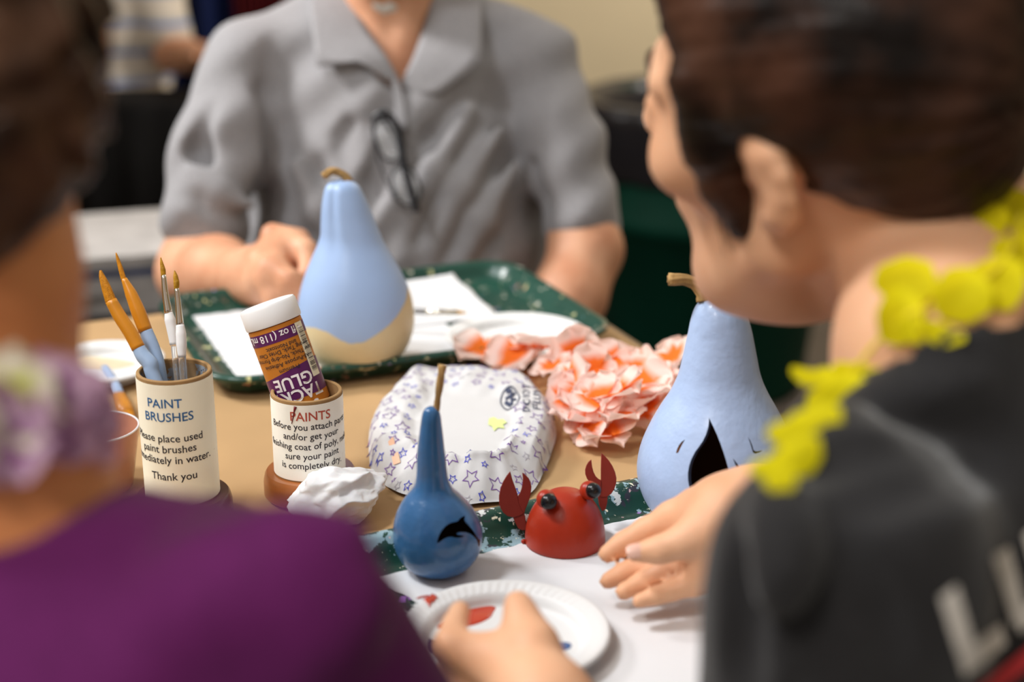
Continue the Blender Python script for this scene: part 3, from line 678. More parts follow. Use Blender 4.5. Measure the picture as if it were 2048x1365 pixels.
bring('size_band', [(Lb - 0.0255, Rb + 0.0002), (Lb - 0.0165, Rb + 0.0002)], M_purp, sq)
g = Geo()
for a in np.linspace(0.80, 1.30, 9):
    pass
st = Geo(); aa = np.linspace(0.86, 1.28, 10)
for z in (Lb - 0.060, Lb - 0.0165):
    for a in aa: st.v.append(((Rb + 0.0004) * math.sin(a), -(Rb + 0.0004) * math.cos(a), z))
for j in range(9): st.f.append((j, j + 1, 11 + j, 10 + j))
B(st.make('barcode_panel', M_strip, sq))
bc_ = Geo()
for i in range(34):
    z = Lb - 0.021 - i * 0.00105; w = random.choice((0.0002, 0.00035, 0.0006)); vs = []
    for zz in (z, z - w):
        for a in np.linspace(0.93, 1.24, 5): vs.append(((Rb + 0.0006) * math.sin(a), -(Rb + 0.0006) * math.cos(a), zz))
    bc_.add(vs, [(j, j + 1, 6 + j, 5 + j) for j in range(4)])
B(bc_.make('barcode', M_ink, sq))
tw, tk = Geo(), Geo(); Rt = Rb + 0.0005
wrap_text(tw, z0, Rt, '4 fl oz (118 mL)', 0.0080, Lb - 0.0178, -0.08, 0.0001, flip=True)
for s, z, sz in (('GLUE', -0.0535, 0.0135), ('TACKY', -0.0645, 0.0135), ('SUPER', -0.0765, 0.0105)): wrap_text(tw, z0, Rt, s, sz, Lb + z, 0.06, 0.0003, flip=True)
for s, z in (('and Nontoxic', -0.0278), ('Strong Tack, Dries Clear', -0.0317), ('Super Thick, No-drip Formula', -0.0362), ('All-Purpose Adhesive', -0.0412), ('Premium', -0.0462)): wrap_text(tk, z0, Rt, s, 0.0046, Lb + z, 0.10, 0.00003, flip=True)
B(tw.make('white_lettering', M_wink, sq)); B(tk.make('black_lettering', M_ink, sq))

# ------------------------------------------------------------------ paint brushes
M_amber = mat('ferrule_amber', (212, 138, 32), 0.35, 0.5, noise=0.06, nscale=50); M_bristle = mat('bristle_amber', (206, 134, 22), 0.5, 0.3, noise=0.22, nscale=60, stretch=(8, 8, 0.6), bump=0.5, bscale=300)
M_bristle2 = mat('bristle_gold', (188, 138, 30), 0.5, 0.3, noise=0.25, nscale=160, bump=0.5, bscale=300)
M_grip = mat('grip_blue', (160, 184, 216), 0.45, noise=0.04, nscale=30); M_silver = mat('ferrule_silver', (214, 208, 196), 0.22, metal=1.0)
M_wgrip = mat('grip_white', (238, 238, 238), 0.5, sss=0.1); M_clear = mat('acrylic_clear', (244, 246, 248), 0.05, trans=0.92, ior=1.49)
def px_tube(name, pts, m, parent, d, flat=None, seg=20, dd=0.0):
    """pts: (px, py, half width px) at depth d (+ dd over the length)"""
    n = len(pts); ds = [d + dd * i / (n - 1) for i in range(n)]
    path = spline([W(x, y, q) for (x, y, w), q in zip(pts, ds)], 4 * n); rad = np.interp(np.linspace(0, 1, 4 * n), np.linspace(0, 1, n), [w / FPX * q for (x, y, w), q in zip(pts, ds)])
    return tube(name, path, rad, m, parent, seg, flat=flat)
dbr = depth_of(bcup + V(0, 0, 0.115)) 
def flat_brush(label, d, lean, brist, ferr, grip):
    t = thing('flat_paintbrush', W(grip[-1][0], grip[-1][1], d), label, 'paintbrush')
    px_tube('bristles', brist, M_bristle, t, d + lean, seg=16); px_tube('ferrule', ferr, M_amber, t, d + lean)
    px_tube('handle', grip, M_grip, t, d + lean, dd=-lean); return t
flat_brush('wide angled amber brush, leftmost in the tall brush cup', dbr - 0.004, 0.002, [(223, 606, 11.5), (212, 575, 9.5), (204, 553, 6), (201, 541, 2)],
           [(222, 602, 12), (240, 634, 13.5), (262, 668, 14), (277, 697, 14)], [(276, 694, 13), (286, 712, 15), (300, 728, 16), (304, 745, 14.5), (316, 775, 14), (330, 815, 13), (342, 860, 11)])
flat_brush('narrow amber brush standing behind the wide angled brush', dbr + 0.012, 0.002, [(248, 562, 5.5), (242, 540, 5), (236, 520, 3.5), (232, 506, 1.2)],
           [(248, 558, 6), (262, 588, 12), (277, 625, 14.5), (291, 662, 14)], [(291, 660, 13), (300, 682, 14), (309, 700, 12), (318, 730, 12), (326, 775, 11), (334, 830, 10)])
def round_brush(label, d, brist, ferr, grip, rod):
    t = thing('round_paintbrush', W(rod[-1][0], rod[-1][1], d), label, 'paintbrush')
    px_tube('bristles', brist, M_bristle2, t, d); px_tube('ferrule', ferr, M_silver, t, d)
    px_tube('grip', grip, M_wgrip, t, d); px_tube('handle', rod, M_clear, t, d); return t
round_brush('taller fine brush with gold tip and white grip in the tall cup', dbr + 0.006, [(327, 553, 5), (326, 540, 5.2), (323, 525, 3), (321.5, 515, 0.8)], [(327, 550, 5), (331, 590, 6.5), (337, 627, 8.5)],
            [(337, 625, 8), (340, 640, 11), (344, 662, 10), (348, 690, 8)], [(348, 688, 6.5), (351, 720, 6.5), (356, 770, 6.5), (362, 830, 6)])
round_brush('shorter fine brush with gold tip, rightmost in the tall cup', dbr - 0.002, [(353, 579, 5), (353, 566, 6), (351, 552, 4.5), (349, 541, 0.8)], [(353, 576, 5), (357, 615, 6.2), (360, 652, 8)],
            [(360, 650, 8), (362, 668, 10.5), (363, 690, 10.5), (364, 714, 8)], [(364, 712, 7.5), (366, 735, 8), (369, 780, 7.5), (372, 840, 7)])
# brush lying beside the plate
bb = [G(226, 775, 0.006), G(236, 800, 0.006), G(252, 835, 0.005), G(268, 868, 0.003)]
t = thing('flat_paintbrush', bb[3], 'amber tipped brush lying on the kraft paper behind the clear cup', 'paintbrush')
tube('handle', spline([G(210, 738, 0.006), G(228, 768, 0.006), G(238, 793, 0.006)], 10), [0.0040] * 4 + [0.0052] * 6, M_grip, t)
tube('ferrule', [G(237, 791, 0.006), G(246, 812, 0.006), G(252, 828, 0.006)], [0.0062, 0.0078, 0.0072], M_amber, t, flat=(1, 0.7)); tube('bristles', [G(252, 826, 0.006), G(258, 842, 0.005), G(262, 856, 0.0045)], [0.0070, 0.006, 0.0025], M_bristle, t, flat=(1, 0.6))
t = thing('round_paintbrush', G(890, 622, 0.01), 'clear handled brush lying on white paper behind the empty foam plate', 'paintbrush')
tube('handle', [G(760, 617, 0.0285), G(850, 624, 0.028)], [0.0025, 0.003], M_clear, t); tube('ferrule', [G(850, 624, 0.028), G(914, 625, 0.0275)], [0.0032, 0.0030], M_silver, t)
tube('bristles', [G(914, 625, 0.0275), G(935, 626, 0.027)], [0.0026, 0.0006], M_bristle2, t)

# ------------------------------------------------------------------ clear cup of pinkish water
M_cup = mat('cup_tinted', (206, 150, 124), 0.18, 0.5, trans=0.35, noise=0.08, nscale=30); splat(M_cup, [((70, 56, 80), 55, 0.70, 3.0)])
M_water = mat('paint_water', (224, 160, 136), 0.08, 0.5)
wc = G(196, 975, 0.0); wcup = V(wc[0], wc[1], T)
cw = thing('water_cup', wcup, 'clear tumbler of cloudy pink rinse water left of the tall brush cup', 'cup')
sharp(lathe('tumbler', [(0.0005, 0), (0.026, 0), (0.0275, 0.002), (0.0355, 0.049), (0.0358, 0.0505), (0.0345, 0.0505), (0.0262, 0.004), (0.0005, 0.004)], wcup, M_cup, cw, 64), 40)
lathe('water', [(0.0005, 0.0044), (0.0258, 0.0044), (0.0305, 0.032), (0.0005, 0.0322)], wcup, M_water, cw, 64)
tube('rim', [wcup + V(0.0352 * math.cos(a), 0.0352 * math.sin(a), 0.0507) for a in np.linspace(0, 2 * math.pi, 65)[:-1]], 0.0009, mat('cup_rim', (226, 222, 224), 0.2), cw, seg=8, closed=True)

# ------------------------------------------------------------------ star printed bag round a plate
M_bag = mat('plastic_bag', (204, 203, 203), 0.75, 0.05, noise=0.015, nscale=12, bump=0.35, bscale=35); M_starp = mat('star_purple', (118, 78, 156), 0.6); M_starb = mat('star_blue', (64, 72, 186), 0.6); M_starg = mat('star_grey', (180, 176, 184), 0.6)
bo = [(737, 868), (742, 835), (770, 795), (800, 752), (826, 722), (870, 726), (905, 728), (930, 731), (985, 738), (1045, 742), (1078, 768), (1102, 810), (1113, 852), (1106, 890), (1092, 930), (1070, 972), (1035, 994), (985, 1000), (935, 1004), (888, 1000), (845, 988), (808, 985), (770, 965), (744, 940), (738, 905)]
BO = np.array([G(x, y, 0.004 + 0.015 * max(0, (900 - y) / 180))[:2] for x, y in bo]); bcn = G(926, 868, 0.02)[:2]
rb_ = spline([(x, y, 0) for x, y in BO] + [(BO[0][0], BO[0][1], 0)], 121)[:-1, :2]
pl = G(895, 855, 0.02)[:2]
def bag_h(x, y, f):
    """f: 0 centre .. 1 outline"""
    e = np.interp(f, [0, 0.50, 0.56, 0.64, 0.86, 0.96, 1.0], [0.0215, 0.0215, 0.0235, 0.0265, 0.0250, 0.0150, 0.0012])
    a = math.atan2(y - bcn[1], x - bcn[0]); w = max(0, min(1, (f - 0.45) / 0.2))
    fr = max(0, min(1, (-math.sin(a) - 0.45) / 0.25))          # the near side is pinched into a fold and slopes down to the table
    e += fr * (np.interp(f, [0, 0.5, 0.58, 0.63, 0.68, 0.85, 1.0], [0.0215, 0.0215, 0.0240, 0.0290, 0.0235, 0.0125, 0.0012]) - e)
    e += w * (0.0016 * math.sin(9 * a + 1.0) + 0.0011 * math.sin(17 * a) + 0.0008 * math.sin(31 * a + 14 * f)) * (1 if f < 0.97 else 0.2)
    return e
gb_ = Geo(); NF = 44
for i in range(NF + 1):
    f = i / NF
    for p in rb_: x, y = bcn + (p - bcn) * f; gb_.v.append((x, y, T + bag_h(x, y, f) + 0.0006))
n = len(rb_)
for i in range(NF):
    for j in range(n): gb_.f.append((i * n + j, i * n + (j + 1) % n, (i + 1) * n + (j + 1) % n, (i + 1) * n + j))
gb_.f.append(tuple(NF * n + j for j in range(n))[::-1])
bag = thing('plastic_bag', (bcn[0], bcn[1], T), 'white star printed plastic bag wrapped round a plate, reading DO NOT FLUSH', 'bag')
bagm = gb_.make('wrapped_plate', M_bag, bag)
angs = np.arctan2(rb_[:, 1] - bcn[1], rb_[:, 0] - bcn[0]); order = np.argsort(angs); A_ = angs[order]; Rr = np.linalg.norm(rb_ - bcn, axis=1)[order]
def bag_p(x, y, up=0.0012):
    a = math.atan2(y - bcn[1], x - bcn[0]); f = math.hypot(x - bcn[0], y - bcn[1]) / np.interp(a, A_, Rr, period=2 * math.pi)
    return V(x, y, T + bag_h(x, y, min(f, 1)) + up), f
def star(geo, cx, cy, s, rot, wline):
    o, q = [], []
    for i in range(10):
        a = rot + math.pi * i / 5; r = s if i % 2 == 0 else s * 0.48; o.append((cx + r * math.cos(a), cy + r * math.sin(a))); r -= wline * (1.9 if i % 2 == 0 else 0.9); q.append((cx + r * math.cos(a), cy + r * math.sin(a)))
    vs = [bag_p(x, y)[0] for x, y in o] + [bag_p(x, y)[0] for x, y in q]; geo.add(vs, [(i, (i + 1) % 10, 10 + (i + 1) % 10, 10 + i) for i in range(10)])
gs = {'p': Geo(), 'b': Geo(), 'g': Geo()}; rs = np.random.default_rng(11); placed = []
lo_, hi_ = rb_.min(0), rb_.max(0)
for s, count, kind in ((0.0072, 24, 'p'), (0.0052, 30, 'p'), (0.0040, 46, 'b'), (0.0032, 30, 'b'), (0.0034, 20, 'g'), (0.0026, 34, 'p')):
    k = 0; tries = 0
    while k < count and tries < 900:
        tries += 1; x, y = rs.uniform(lo_, hi_); f = bag_p(x, y)[1]
        if f > 0.975 or f < 0.58 or any(math.hypot(x - a, y - b) < (s + c) * 1.25 for a, b, c in placed): continue
        if math.hypot(x - G(1040, 790, 0.027)[0], y - G(1040, 790, 0.027)[1]) < 0.024: continue
        placed.append((x, y, s)); star(gs[kind], x, y, s, rs.uniform(0, 6), 0.00075 if s > 0.004 else 0.0007); k += 1
for kind, m, nm in (('p', M_starp, 'purple_stars'), ('b', M_starb, 'blue_stars'), ('g', M_starg, 'grey_stars')): gs[kind].make(nm, m, bagm)
M_print = mat('print_grey_blue', (58, 66, 92), 0.6); g = Geo()
def on_bag(px, py): q = G(px, py, 0.028); return bag_p(q[0], q[1], 0.0014)[0]
for s, ox in (('DO NOT', 1060), ('FLUSH', 1081)):
    vs, fs = text_geo(s, 1.0, 0.0)
    g.add([on_bag(ox - v[1] * 22, 793 - v[0] * 15) for v in vs], fs)
ring = [(1020 + 20 * math.cos(a), 791 + 19 * math.sin(a)) for a in np.linspace(0, 2 * math.pi, 40)]
for i in range(39):
    q = [ring[i], ring[i + 1], (1020 + (ring[i + 1][0] - 1020) * 0.88, 791 + (ring[i + 1][1] - 791) * 0.88), (1020 + (ring[i][0] - 1020) * 0.88, 791 + (ring[i][1] - 791) * 0.88)]; g.add([on_bag(*p) for p in q], [(0, 1, 2, 3)])
for q in ([(1008, 796), (1012, 790), (1024, 800), (1020, 805)], [(1010, 786), (1030, 779), (1031, 783), (1011, 790)], [(1018, 776), (1023, 776), (1026, 802), (1022, 802)], [(1026, 790), (1033, 793), (1032, 797), (1025, 794)], [(1011, 778), (1016, 774), (1019, 779), (1014, 782)]): g.add([on_bag(*p) for p in q], [(0, 1, 2, 3)])
g.make('do_not_flush_print', M_print, bagm)
def patch(name, px, m, lab):
    P = [on_bag(x, y) for x, y in px]; c = np.mean(P, 0); g = Geo(); g.v = [c] + P; g.f = [(0, i + 1, (i + 1) % len(P) + 1) for i in range(len(P))]; return g.make(name, m, bagm, label=lab)
patch('green_smear', [(978, 826), (988, 823), (996, 828), (1006, 827), (1014, 834), (1006, 838), (1009, 846), (996, 844), (988, 851), (984, 842), (976, 838)], mat('smear_lime', (214, 228, 150), 0.5), 'lime green smear')
patch('orange_smear', [(776, 878), (786, 874), (796, 888), (800, 896), (786, 896)], mat('smear_orange', (226, 178, 146), 0.5), 'orange smear')
# ------------------------------------------------------------------ crumpled tissue
M_tissue = mat('tissue', (230, 230, 232), 0.8, 0.1, bump=0.5, bscale=60, sss=0.1)
from mathutils import noise as mnoise
bm = bmesh.new(); bmesh.ops.create_icosphere(bm, subdivisions=6, radius=1)
a0 = G(592, 1030, 0.012); a1 = G(742, 962, 0.014); e = (a1 - a0); Lt = np.linalg.norm(e); e /= Lt; nn = V(-e[1], e[0], 0)
mid = (a0 + a1) / 2 - nn * 0.006
for v in bm.verts:
    p = V(*v.co); rd = mnoise.ridged_multi_fractal(Vector(p * 1.15 + V(3, 1, 2)), 1.3, 2.1, 3, 1.0, 1.6)
    q = p * (0.72 + 0.20 * rd) ; w = 1.0 - 0.42 * max(0, p[0]) ** 2
    q = q + p * 0.10 * mnoise.noise(Vector(p * 3.1))
    wx = mid + e * (q[0] * Lt * 0.60) + nn * (q[1] * 0.033 * w); zz = 0.017 + q[2] * 0.022 * w
    v.co = Vector((wx[0], wx[1], T + max(0.0008, zz)))
ts = bmobj('crumpled_tissue', bm, M_tissue); tag(ts, 'crumpled white tissue on the kraft paper beside the short cup', 'tissue')
tube_twist = None

# ------------------------------------------------------------------ flower garlands
def flower(name, c, nrm, size, mats, parent, seed, petals=5, ruffle=0.16, lift=0.45, width=0.62, twist=0.3):
    r = np.random.default_rng(seed); nrm = np.array(nrm, float); nrm /= np.linalg.norm(nrm)
    ref = V(0, 0, 1) if abs(nrm[2]) < 0.9 else V(1, 0, 0); ax = np.cross(nrm, ref); ax /= np.linalg.norm(ax); ay = np.cross(nrm, ax)
    g = Geo(); tt = []; nu, nv = 9, 9
    for k in range(petals):
        th = 2 * math.pi * k / petals + r.uniform(-0.25, 0.25); ph = r.uniform(0, 6); lf = lift + r.uniform(-0.25, 0.25); sz = size * r.uniform(0.82, 1.12); tw = r.uniform(-0.5, 0.5); n0 = len(g.v)
        for j in range(nv):
            t = j / (nv - 1); wd = width * sz * math.sin(min(1, 0.12 + t * 0.98) * math.pi * 0.62) ** 0.8
            if t > 0.55: wd *= math.sqrt(max(0, 1 - ((t - 0.55) / 0.45) ** 2)) * 0.85 + 0.15
            for i in range(nu):
                s = 2 * i / (nu - 1) - 1; rad = sz * t * (1 - 0.10 * s * s * t); lat = s * wd * 0.8
                hgt = sz * (lf * t + 0.22 * s * s * t) + ruffle * sz * t * t * math.sin(5.2 * s + ph) + tw * s * sz * twist * t - 0.25 * sz * t * t
                d = ax * math.cos(th) + ay * math.sin(th); l = -ax * math.sin(th) + ay * math.cos(th)
                g.v.append(np.asarray(c) + d * rad + l * lat + nrm * hgt); tt.append(min(1, t + 0.18 * abs(s) * t + r.uniform(-0.03, 0.03)))
        for j in range(nv - 1):
            for i in range(nu - 1): a = n0 + j * nu + i; g.f.append((a, a + 1, a + nu + 1, a + nu))
    o = g.make(name, mats, parent); at = o.data.attributes.new('t', 'FLOAT', 'POINT'); at.data.foreach_set('value', tt); return o
M_orange = petal_mat('petal_orange', (252, 136, 50), (254, 232, 224), 0.40)
lei = thing('flower_garland', G(1180, 790, 0.0), 'orange and pale pink silk flower garland heaped on the kraft paper', 'garland')
cs = [(965, 700, .02), (1030, 712, .024), (1075, 700, .028), (1108, 735, .026), (1138, 800, .022), (1150, 705, .034), (1140, 760, .036), (1185, 740, .040), (1225, 722, .034), (1195, 800, .034), (1180, 848, .018), (1235, 785, .040), (1245, 835, .024), (1285, 770, .036), (1290, 820, .022), (1325, 770, .03), (1350, 810, .02), (1348, 715, .034), (1215, 868, .012), (1152, 845, .016), (1165, 785, .03), (1270, 742, .028), (1355, 760, .03), (1305, 795, .03)]
for i, (x, y, hgt) in enumerate(cs):
    p = G(x, y, hgt); flower('flower', V(p[0], p[1], T + hgt), (rng.normal(0, .5), -0.35 + rng.normal(0, .45), 0.9), 0.0265 * rng.uniform(.85, 1.15), M_orange, lei, 100 + i, petals=5, ruffle=0.05, lift=0.30, width=0.8, twist=0.12)
pp = np.array([[*G(x, y, 0)[:2], T + max(h - .006, .003)] for x, y, h in [(1030, 712, .02), (1110, 730, .02), (1180, 740, .03), (1240, 780, .03), (1290, 800, .02), (1340, 770, .02)]])
tube('string', spline(pp, 30), 0.0012, mat('garland_string', (240, 230, 220), 0.8), lei, seg=6)
# ------------------------------------------------------------------ people
def skin(name, rgb, rgb2):
    return mat(name, rgb, 0.5, 0.35, rgb2=rgb2, nscale=22, bump=0.08, bscale=220, sss=0.12, lo=0.3, hi=0.75)
def head(F, c, M, s=1.0, nose=1.0, jaw=0.0):
    """head in its own frame: x right, y forward, z up, origin between the ears"""
    c = np.array(c, float); P = lambda x, y, z: c + M @ (V(x, y, z) * s)
    E = lambda q, r, k=0.012, mode='u', R=None: F.ell(P(*q), np.array(r) * s, M if R is None else R, k * s, mode)
    C = lambda a, b, ra, rb=None, k=0.01, mode='u': F.cap(P(*a), P(*b), ra * s, None if rb is None else rb * s, k * s, mode)
    E((0, -0.014, 0.042), (0.073, 0.092, 0.076), 0.02); E((0, 0.036, -0.006), (0.060, 0.058, 0.074), 0.03); E((0, 0.046, -0.068 - jaw * .7), (0.044, 0.046, 0.040 + jaw * .3), 0.03)
    E((0, 0.083, -0.098 - jaw), (0.018, 0.014, 0.014), 0.02); E((0, 0.028, -0.086 - jaw), (0.046, 0.046, 0.034), 0.03)
    for x in (-1, 1):
        C((x * 0.056, 0.002, -0.040 - jaw * .6), (x * 0.024, 0.066, -0.094 - jaw), 0.019, 0.014, 0.03); E((x * 0.043, 0.064, -0.018), (0.021, 0.020, 0.017), 0.025)
        E((x * 0.031, 0.1, 0.010), (0.016, 0.013, 0.010), 0.014, 's'); E((x * 0.031, 0.080, 0.008), (0.0135, 0.0125, 0.0115), 0.004)
        C((x * 0.014, 0.087, 0.028), (x * 0.046, 0.071, 0.029), 0.007, 0.006, 0.012); E((x * 0.011, 0.099, -0.034), (0.008, 0.009, 0.007), 0.008)
    C((0, 0.090, 0.022), (0, 0.112 * nose, -0.024), 0.0075, 0.0095, 0.010); E((0, 0.112 * nose, -0.027), (0.0095, 0.0085, 0.0085), 0.008)
    E((0, 0.084, -0.062), (0.026, 0.014, 0.018), 0.02)
    C((-0.019, 0.090, -0.0585), (0.019, 0.090, -0.0585), 0.0042, k=0.008); C((-0.016, 0.091, -0.069), (0.016, 0.091, -0.069), 0.0052, k=0.008)
    C((-0.022, 0.100, -0.0635), (0.022, 0.100, -0.0635), 0.0022, k=0.004, mode='s')
    for x in (-1, 1):
        rim = [(0.005, 0.004), (0.011, 0.014), (0.008, 0.024), (-0.002, 0.029), (-0.012, 0.026), (-0.018, 0.016), (-0.019, 0.003), (-0.015, -0.010), (-0.008, -0.021), (-0.001, -0.025), (0.004, -0.018)]
        q = lambda y, z: (x * (0.0705 + 0.014 * max(0, -(y - 0.008)) / 0.025), y - 0.006, z)
        pts = [q(*r) for r in rim]
        for a, b in zip(pts[:-1], pts[1:]): C(a, b, 0.0034, 0.0034, 0.005)
        C(q(-0.002, -0.018), q(0.002, -0.021), 0.0055, 0.0050, 0.006)
        C(q(-0.003, 0.019), q(-0.010, -0.008), 0.0090, 0.0075, 0.012); C(q(0.005, 0.0), q(-0.004, -0.010), 0.0065, 0.0065, 0.008)
        E((x * 0.0805, -0.003, -0.003), (0.0085, 0.0060, 0.0085), 0.004, 's'); C(q(-0.0035, 0.026), q(-0.016, 0.006), 0.0026, k=0.004, mode='s')if False else None
    return P
def eyes(P, M, s, parent):
    for x in (-1, 1):
        c = P(x * 0.031, 0.0812, 0.008); e = ball('eye', c, 0.0104 * s, mat('eye_white', (232, 228, 222), 0.2), parent, 20)
        ball('iris', P(x * 0.031, 0.0888, 0.0065), 0.0042 * s, mat('iris_brown', (50, 32, 22), 0.15), e, 14)
def lips(P, s):
    a = P(0, 0.093, -0.0635)
    def f(ctr): return (np.linalg.norm((ctr - a) * 1.0, axis=1) < 0.0205 * s) & True
    return f
def pick(P, s, M):
    """material slots: 1 on the lips"""
    a = P(0, 0, 0)
    def f(ctr):
        q = (ctr - a) @ M / s
        return (((q[:, 0] / 0.021) ** 2 + ((q[:, 2] + 0.064) / 0.0095) ** 2 < 1) & (q[:, 1] > 0.085)).astype(int)
    return f
M_lip = mat('lip_skin', (190, 104, 92), 0.4, sss=0.1)
def hair_mat(name, c1, c2, rough=0.42): return mat(name, c1, rough, 0.22, rgb2=c2, nscale=18, stretch=(1, 1, 1), bump=0.9, bscale=70, detail=6, lo=0.42, hi=0.72)
def at_px(o, px, py):
    """hit the object's surface along the sight line through a photo pixel"""
    from mathutils.bvhtree import BVHTree
    if o.name not in at_px.c: bm = bmesh.new(); bm.from_mesh(o.data); at_px.c[o.name] = BVHTree.FromBMesh(bm); bm.free()
    d = W(px, py, 1.0) - cO; h = at_px.c[o.name].ray_cast(Vector(cO), Vector(d))
    return None if h[0] is None else (V(*h[0]), V(*h[1]))
at_px.c = {}

# ---- person in the black shirt on the right
M_skg = skin('skin_fair', (232, 182, 146), (218, 160, 122))
girl = thing('person', (0.40, 0.48, 0), 'person in black lettered shirt with yellow garland, reaching over the near tray', 'person')
Hc = W(1658, 212, 0.789); HM = frame(-math.sin(0.877), math.cos(0.877), math.radians(-2.0), math.radians(24.0))
F = Field(); HP = head(F, Hc, HM, 1.0, jaw=0.020)
bdir = V(-0.87, 0.5, 0); rdir = V(0.5, 0.87, 0)
NB = W(1862, 770, 0.74); LS = W(1706, 1120, 0.63); RS = NB + rdir * 0.15 + V(0, 0, -0.035)
F.chain([HP(0, -0.035, -0.02), HP(0.006, -0.058, -0.092), NB + V(0.006, 0, 0.02), NB - V(0, 0, 0.06)], [0.053, 0.049, 0.048, 0.046], 0.03)
F.cap(NB - V(0, 0, 0.045), LS, 0.032, 0.022, 0.03); F.cap(NB - V(0, 0, 0.045), RS, 0.032, 0.022, 0.03)
tdir = V(0.87, -0.5, 0) * 0.22 + V(0, 0, -1.0); tdir /= np.linalg.norm(tdir)
TM = np.stack([rdir, np.cross(-tdir, rdir), -tdir], 1)
F.ell(NB + tdir * 0.20, (0.112, 0.062, 0.15), TM, 0.04); F.ell(NB + tdir * 0.40, (0.11, 0.07, 0.13), TM, 0.04)
# left arm, forearm and hand over the plate
LE = LS + V(-0.012, 0.012, -0.25); LW = W(1096, 1412, 0.815)
F.chain([LS, LE], [0.024, 0.030], 0.03); F.chain([LE, LE * 0.6 + LW * 0.4, LW], [0.033, 0.030, 0.0215], 0.02)
d0 = 0.845
lh = lambda x, y, d=0.0: W(x, y, d0 + d)
F.cap(LW, lh(1010, 1330), 0.021, 0.018, 0.02); F.cap(LW, lh(1060, 1320, -0.008), 0.0195, 0.0135, 0.015); F.cap(lh(1040, 1340), lh(915, 1310), 0.017, 0.0085, 0.012)
F.chain([lh(1010, 1318), lh(900, 1288), lh(908, 1256, 0.014), lh(920, 1222, 0.022)], [0.0125, 0.0085, 0.0070, 0.0064], 0.005)   # index
F.chain([lh(1075, 1350, -0.006), lh(1066, 1290, -0.008), lh(1046, 1244, 0.004), lh(1036, 1211, 0.010)], [0.0165, 0.0130, 0.0095, 0.0086], 0.008)     # thumb
F.chain([lh(1000, 1345, 0.008), lh(912, 1335, 0.010), lh(896, 1352, 0.016), lh(905, 1375, 0.014)], [0.012, 0.0085, 0.0072, 0.0064], 0.005)
F.chain([lh(1005, 1370, 0.006), lh(928, 1372, 0.006), lh(908, 1395, 0.012), lh(925, 1418, 0.010)], [0.012, 0.0082, 0.0070, 0.006], 0.004)
F.chain([lh(1020, 1400, 0.002), lh(955, 1405, 0.000), lh(938, 1428, 0.006), lh(955, 1448, 0.004)], [0.011, 0.0074, 0.0062, 0.0054], 0.004)
# right arm and hand beside the crab
RE = W(1790, 1230, 0.93); RW = W(1520, 1012, 0.965)
F.chain([RS, RE], [0.038, 0.033], 0.03); F.chain([RE, RE * 0.5 + RW * 0.5, RW], [0.033, 0.029, 0.022], 0.02)
z2 = lambda x, y, d: W(1100 + x / 2.935, 900 + y / 2.935, d)
F.chain([RW, z2(1010, 360, 0.968), z2(860, 360, 0.985)], [0.0215, 0.021, 0.0130], 0.015); F.chain([RW, z2(1050, 480, 0.962), z2(900, 560, 0.965)], [0.0215, 0.0215, 0.0135], 0.015)
F.chain([RW, z2(1050, 600, 0.958), z2(960, 690, 0.958)], [0.0200, 0.0185, 0.0125], 0.012)
F.chain([z2(860, 355, 0.985), z2(720, 400, 0.994), z2(560, 478, 1.000), z2(440, 548, 1.000), z2(338, 612, 0.997)], [0.0145, 0.0108, 0.0082, 0.0074, 0.0066], 0.006)      # index
F.chain([z2(880, 480, 0.985), z2(720, 600, 0.990), z2(560, 670, 0.990), z2(440, 725, 0.988), z2(340, 770, 0.985)], [0.0135, 0.0095, 0.0078, 0.0070, 0.0060], 0.004)       # middle
F.chain([z2(920, 600, 0.972), z2(800, 660, 0.974), z2(660, 714, 0.974), z2(540, 780, 0.972), z2(432, 835, 0.968)], [0.0125, 0.0092, 0.0076, 0.0068, 0.0060], 0.004)       # ring
F.cap(z2(880, 590, 0.968), z2(1010, 520, 0.962), 0.0125, 0.019, 0.012); F.cap(z2(930, 690, 0.960), z2(1010, 560, 0.960), 0.011, 0.017, 0.012)
F.cap(z2(850, 650, 0.972), z2(880, 750, 0.962), 0.0095, 0.0085, 0.006); F.chain([z2(960, 700, 0.960), z2(840, 785, 0.960), z2(720, 826, 0.960), z2(620, 858, 0.958), z2(520, 892, 0.955)], [0.0115, 0.0082, 0.0066, 0.0058, 0.0050], 0.004)       # little
F.chain([z2(1030, 400, 0.955), z2(900, 480, 0.950), z2(770, 545, 0.948), z2(640, 590, 0.948), z2(500, 605, 0.948)], [0.0190, 0.0140, 0.0092, 0.0078, 0.0062], 0.008)      # thumb
body = fobj('body', F, 0.0030, [M_skg, M_lip], girl, pick(HP, 1.0, HM))
M_nail = mat('fingernail', (236, 190, 172), 0.25, 0.5)
def nail(c, e, up, w, l):
    g = Geo(); e = e / np.linalg.norm(e); up = up - e * (up @ e); up /= np.linalg.norm(up); s = np.cross(e, up)
    for i in range(7):
        for j in range(7):
            x, y = 2 * i / 6 - 1, 2 * j / 6 - 1; g.v.append(c + e * l * y * (1 - 0.15 * x * x) + s * w * x * (1 - 0.18 * max(0, y) ** 2) + up * (-0.35 * w * x * x - 0.12 * l * y * y))
    for i in range(6):
        for j in range(6): g.f.append((i * 7 + j, i * 7 + j + 1, i * 7 + j + 8, i * 7 + j + 7))
    return g.make('fingernail', M_nail, body)
h = at_px(body, 1100 + 505 / 2.935, 900 + 592 / 2.935)
if h: nail(h[0] + h[1] * 0.0009, z2(490, 598, 0.948) - z2(640, 580, 0.948), h[1], 0.0046, 0.0060)
for (x, y), (x2, y2) in ():
    h = at_px(body, x, y + 6)
    if h: nail(h[0] + h[1] * 0.0006 + V(0, 0.003, 0.003), lh(x, y) - lh(x2, y2), h[1] * 0.3 + V(0, 0.2, 1), 0.0044, 0.0055)
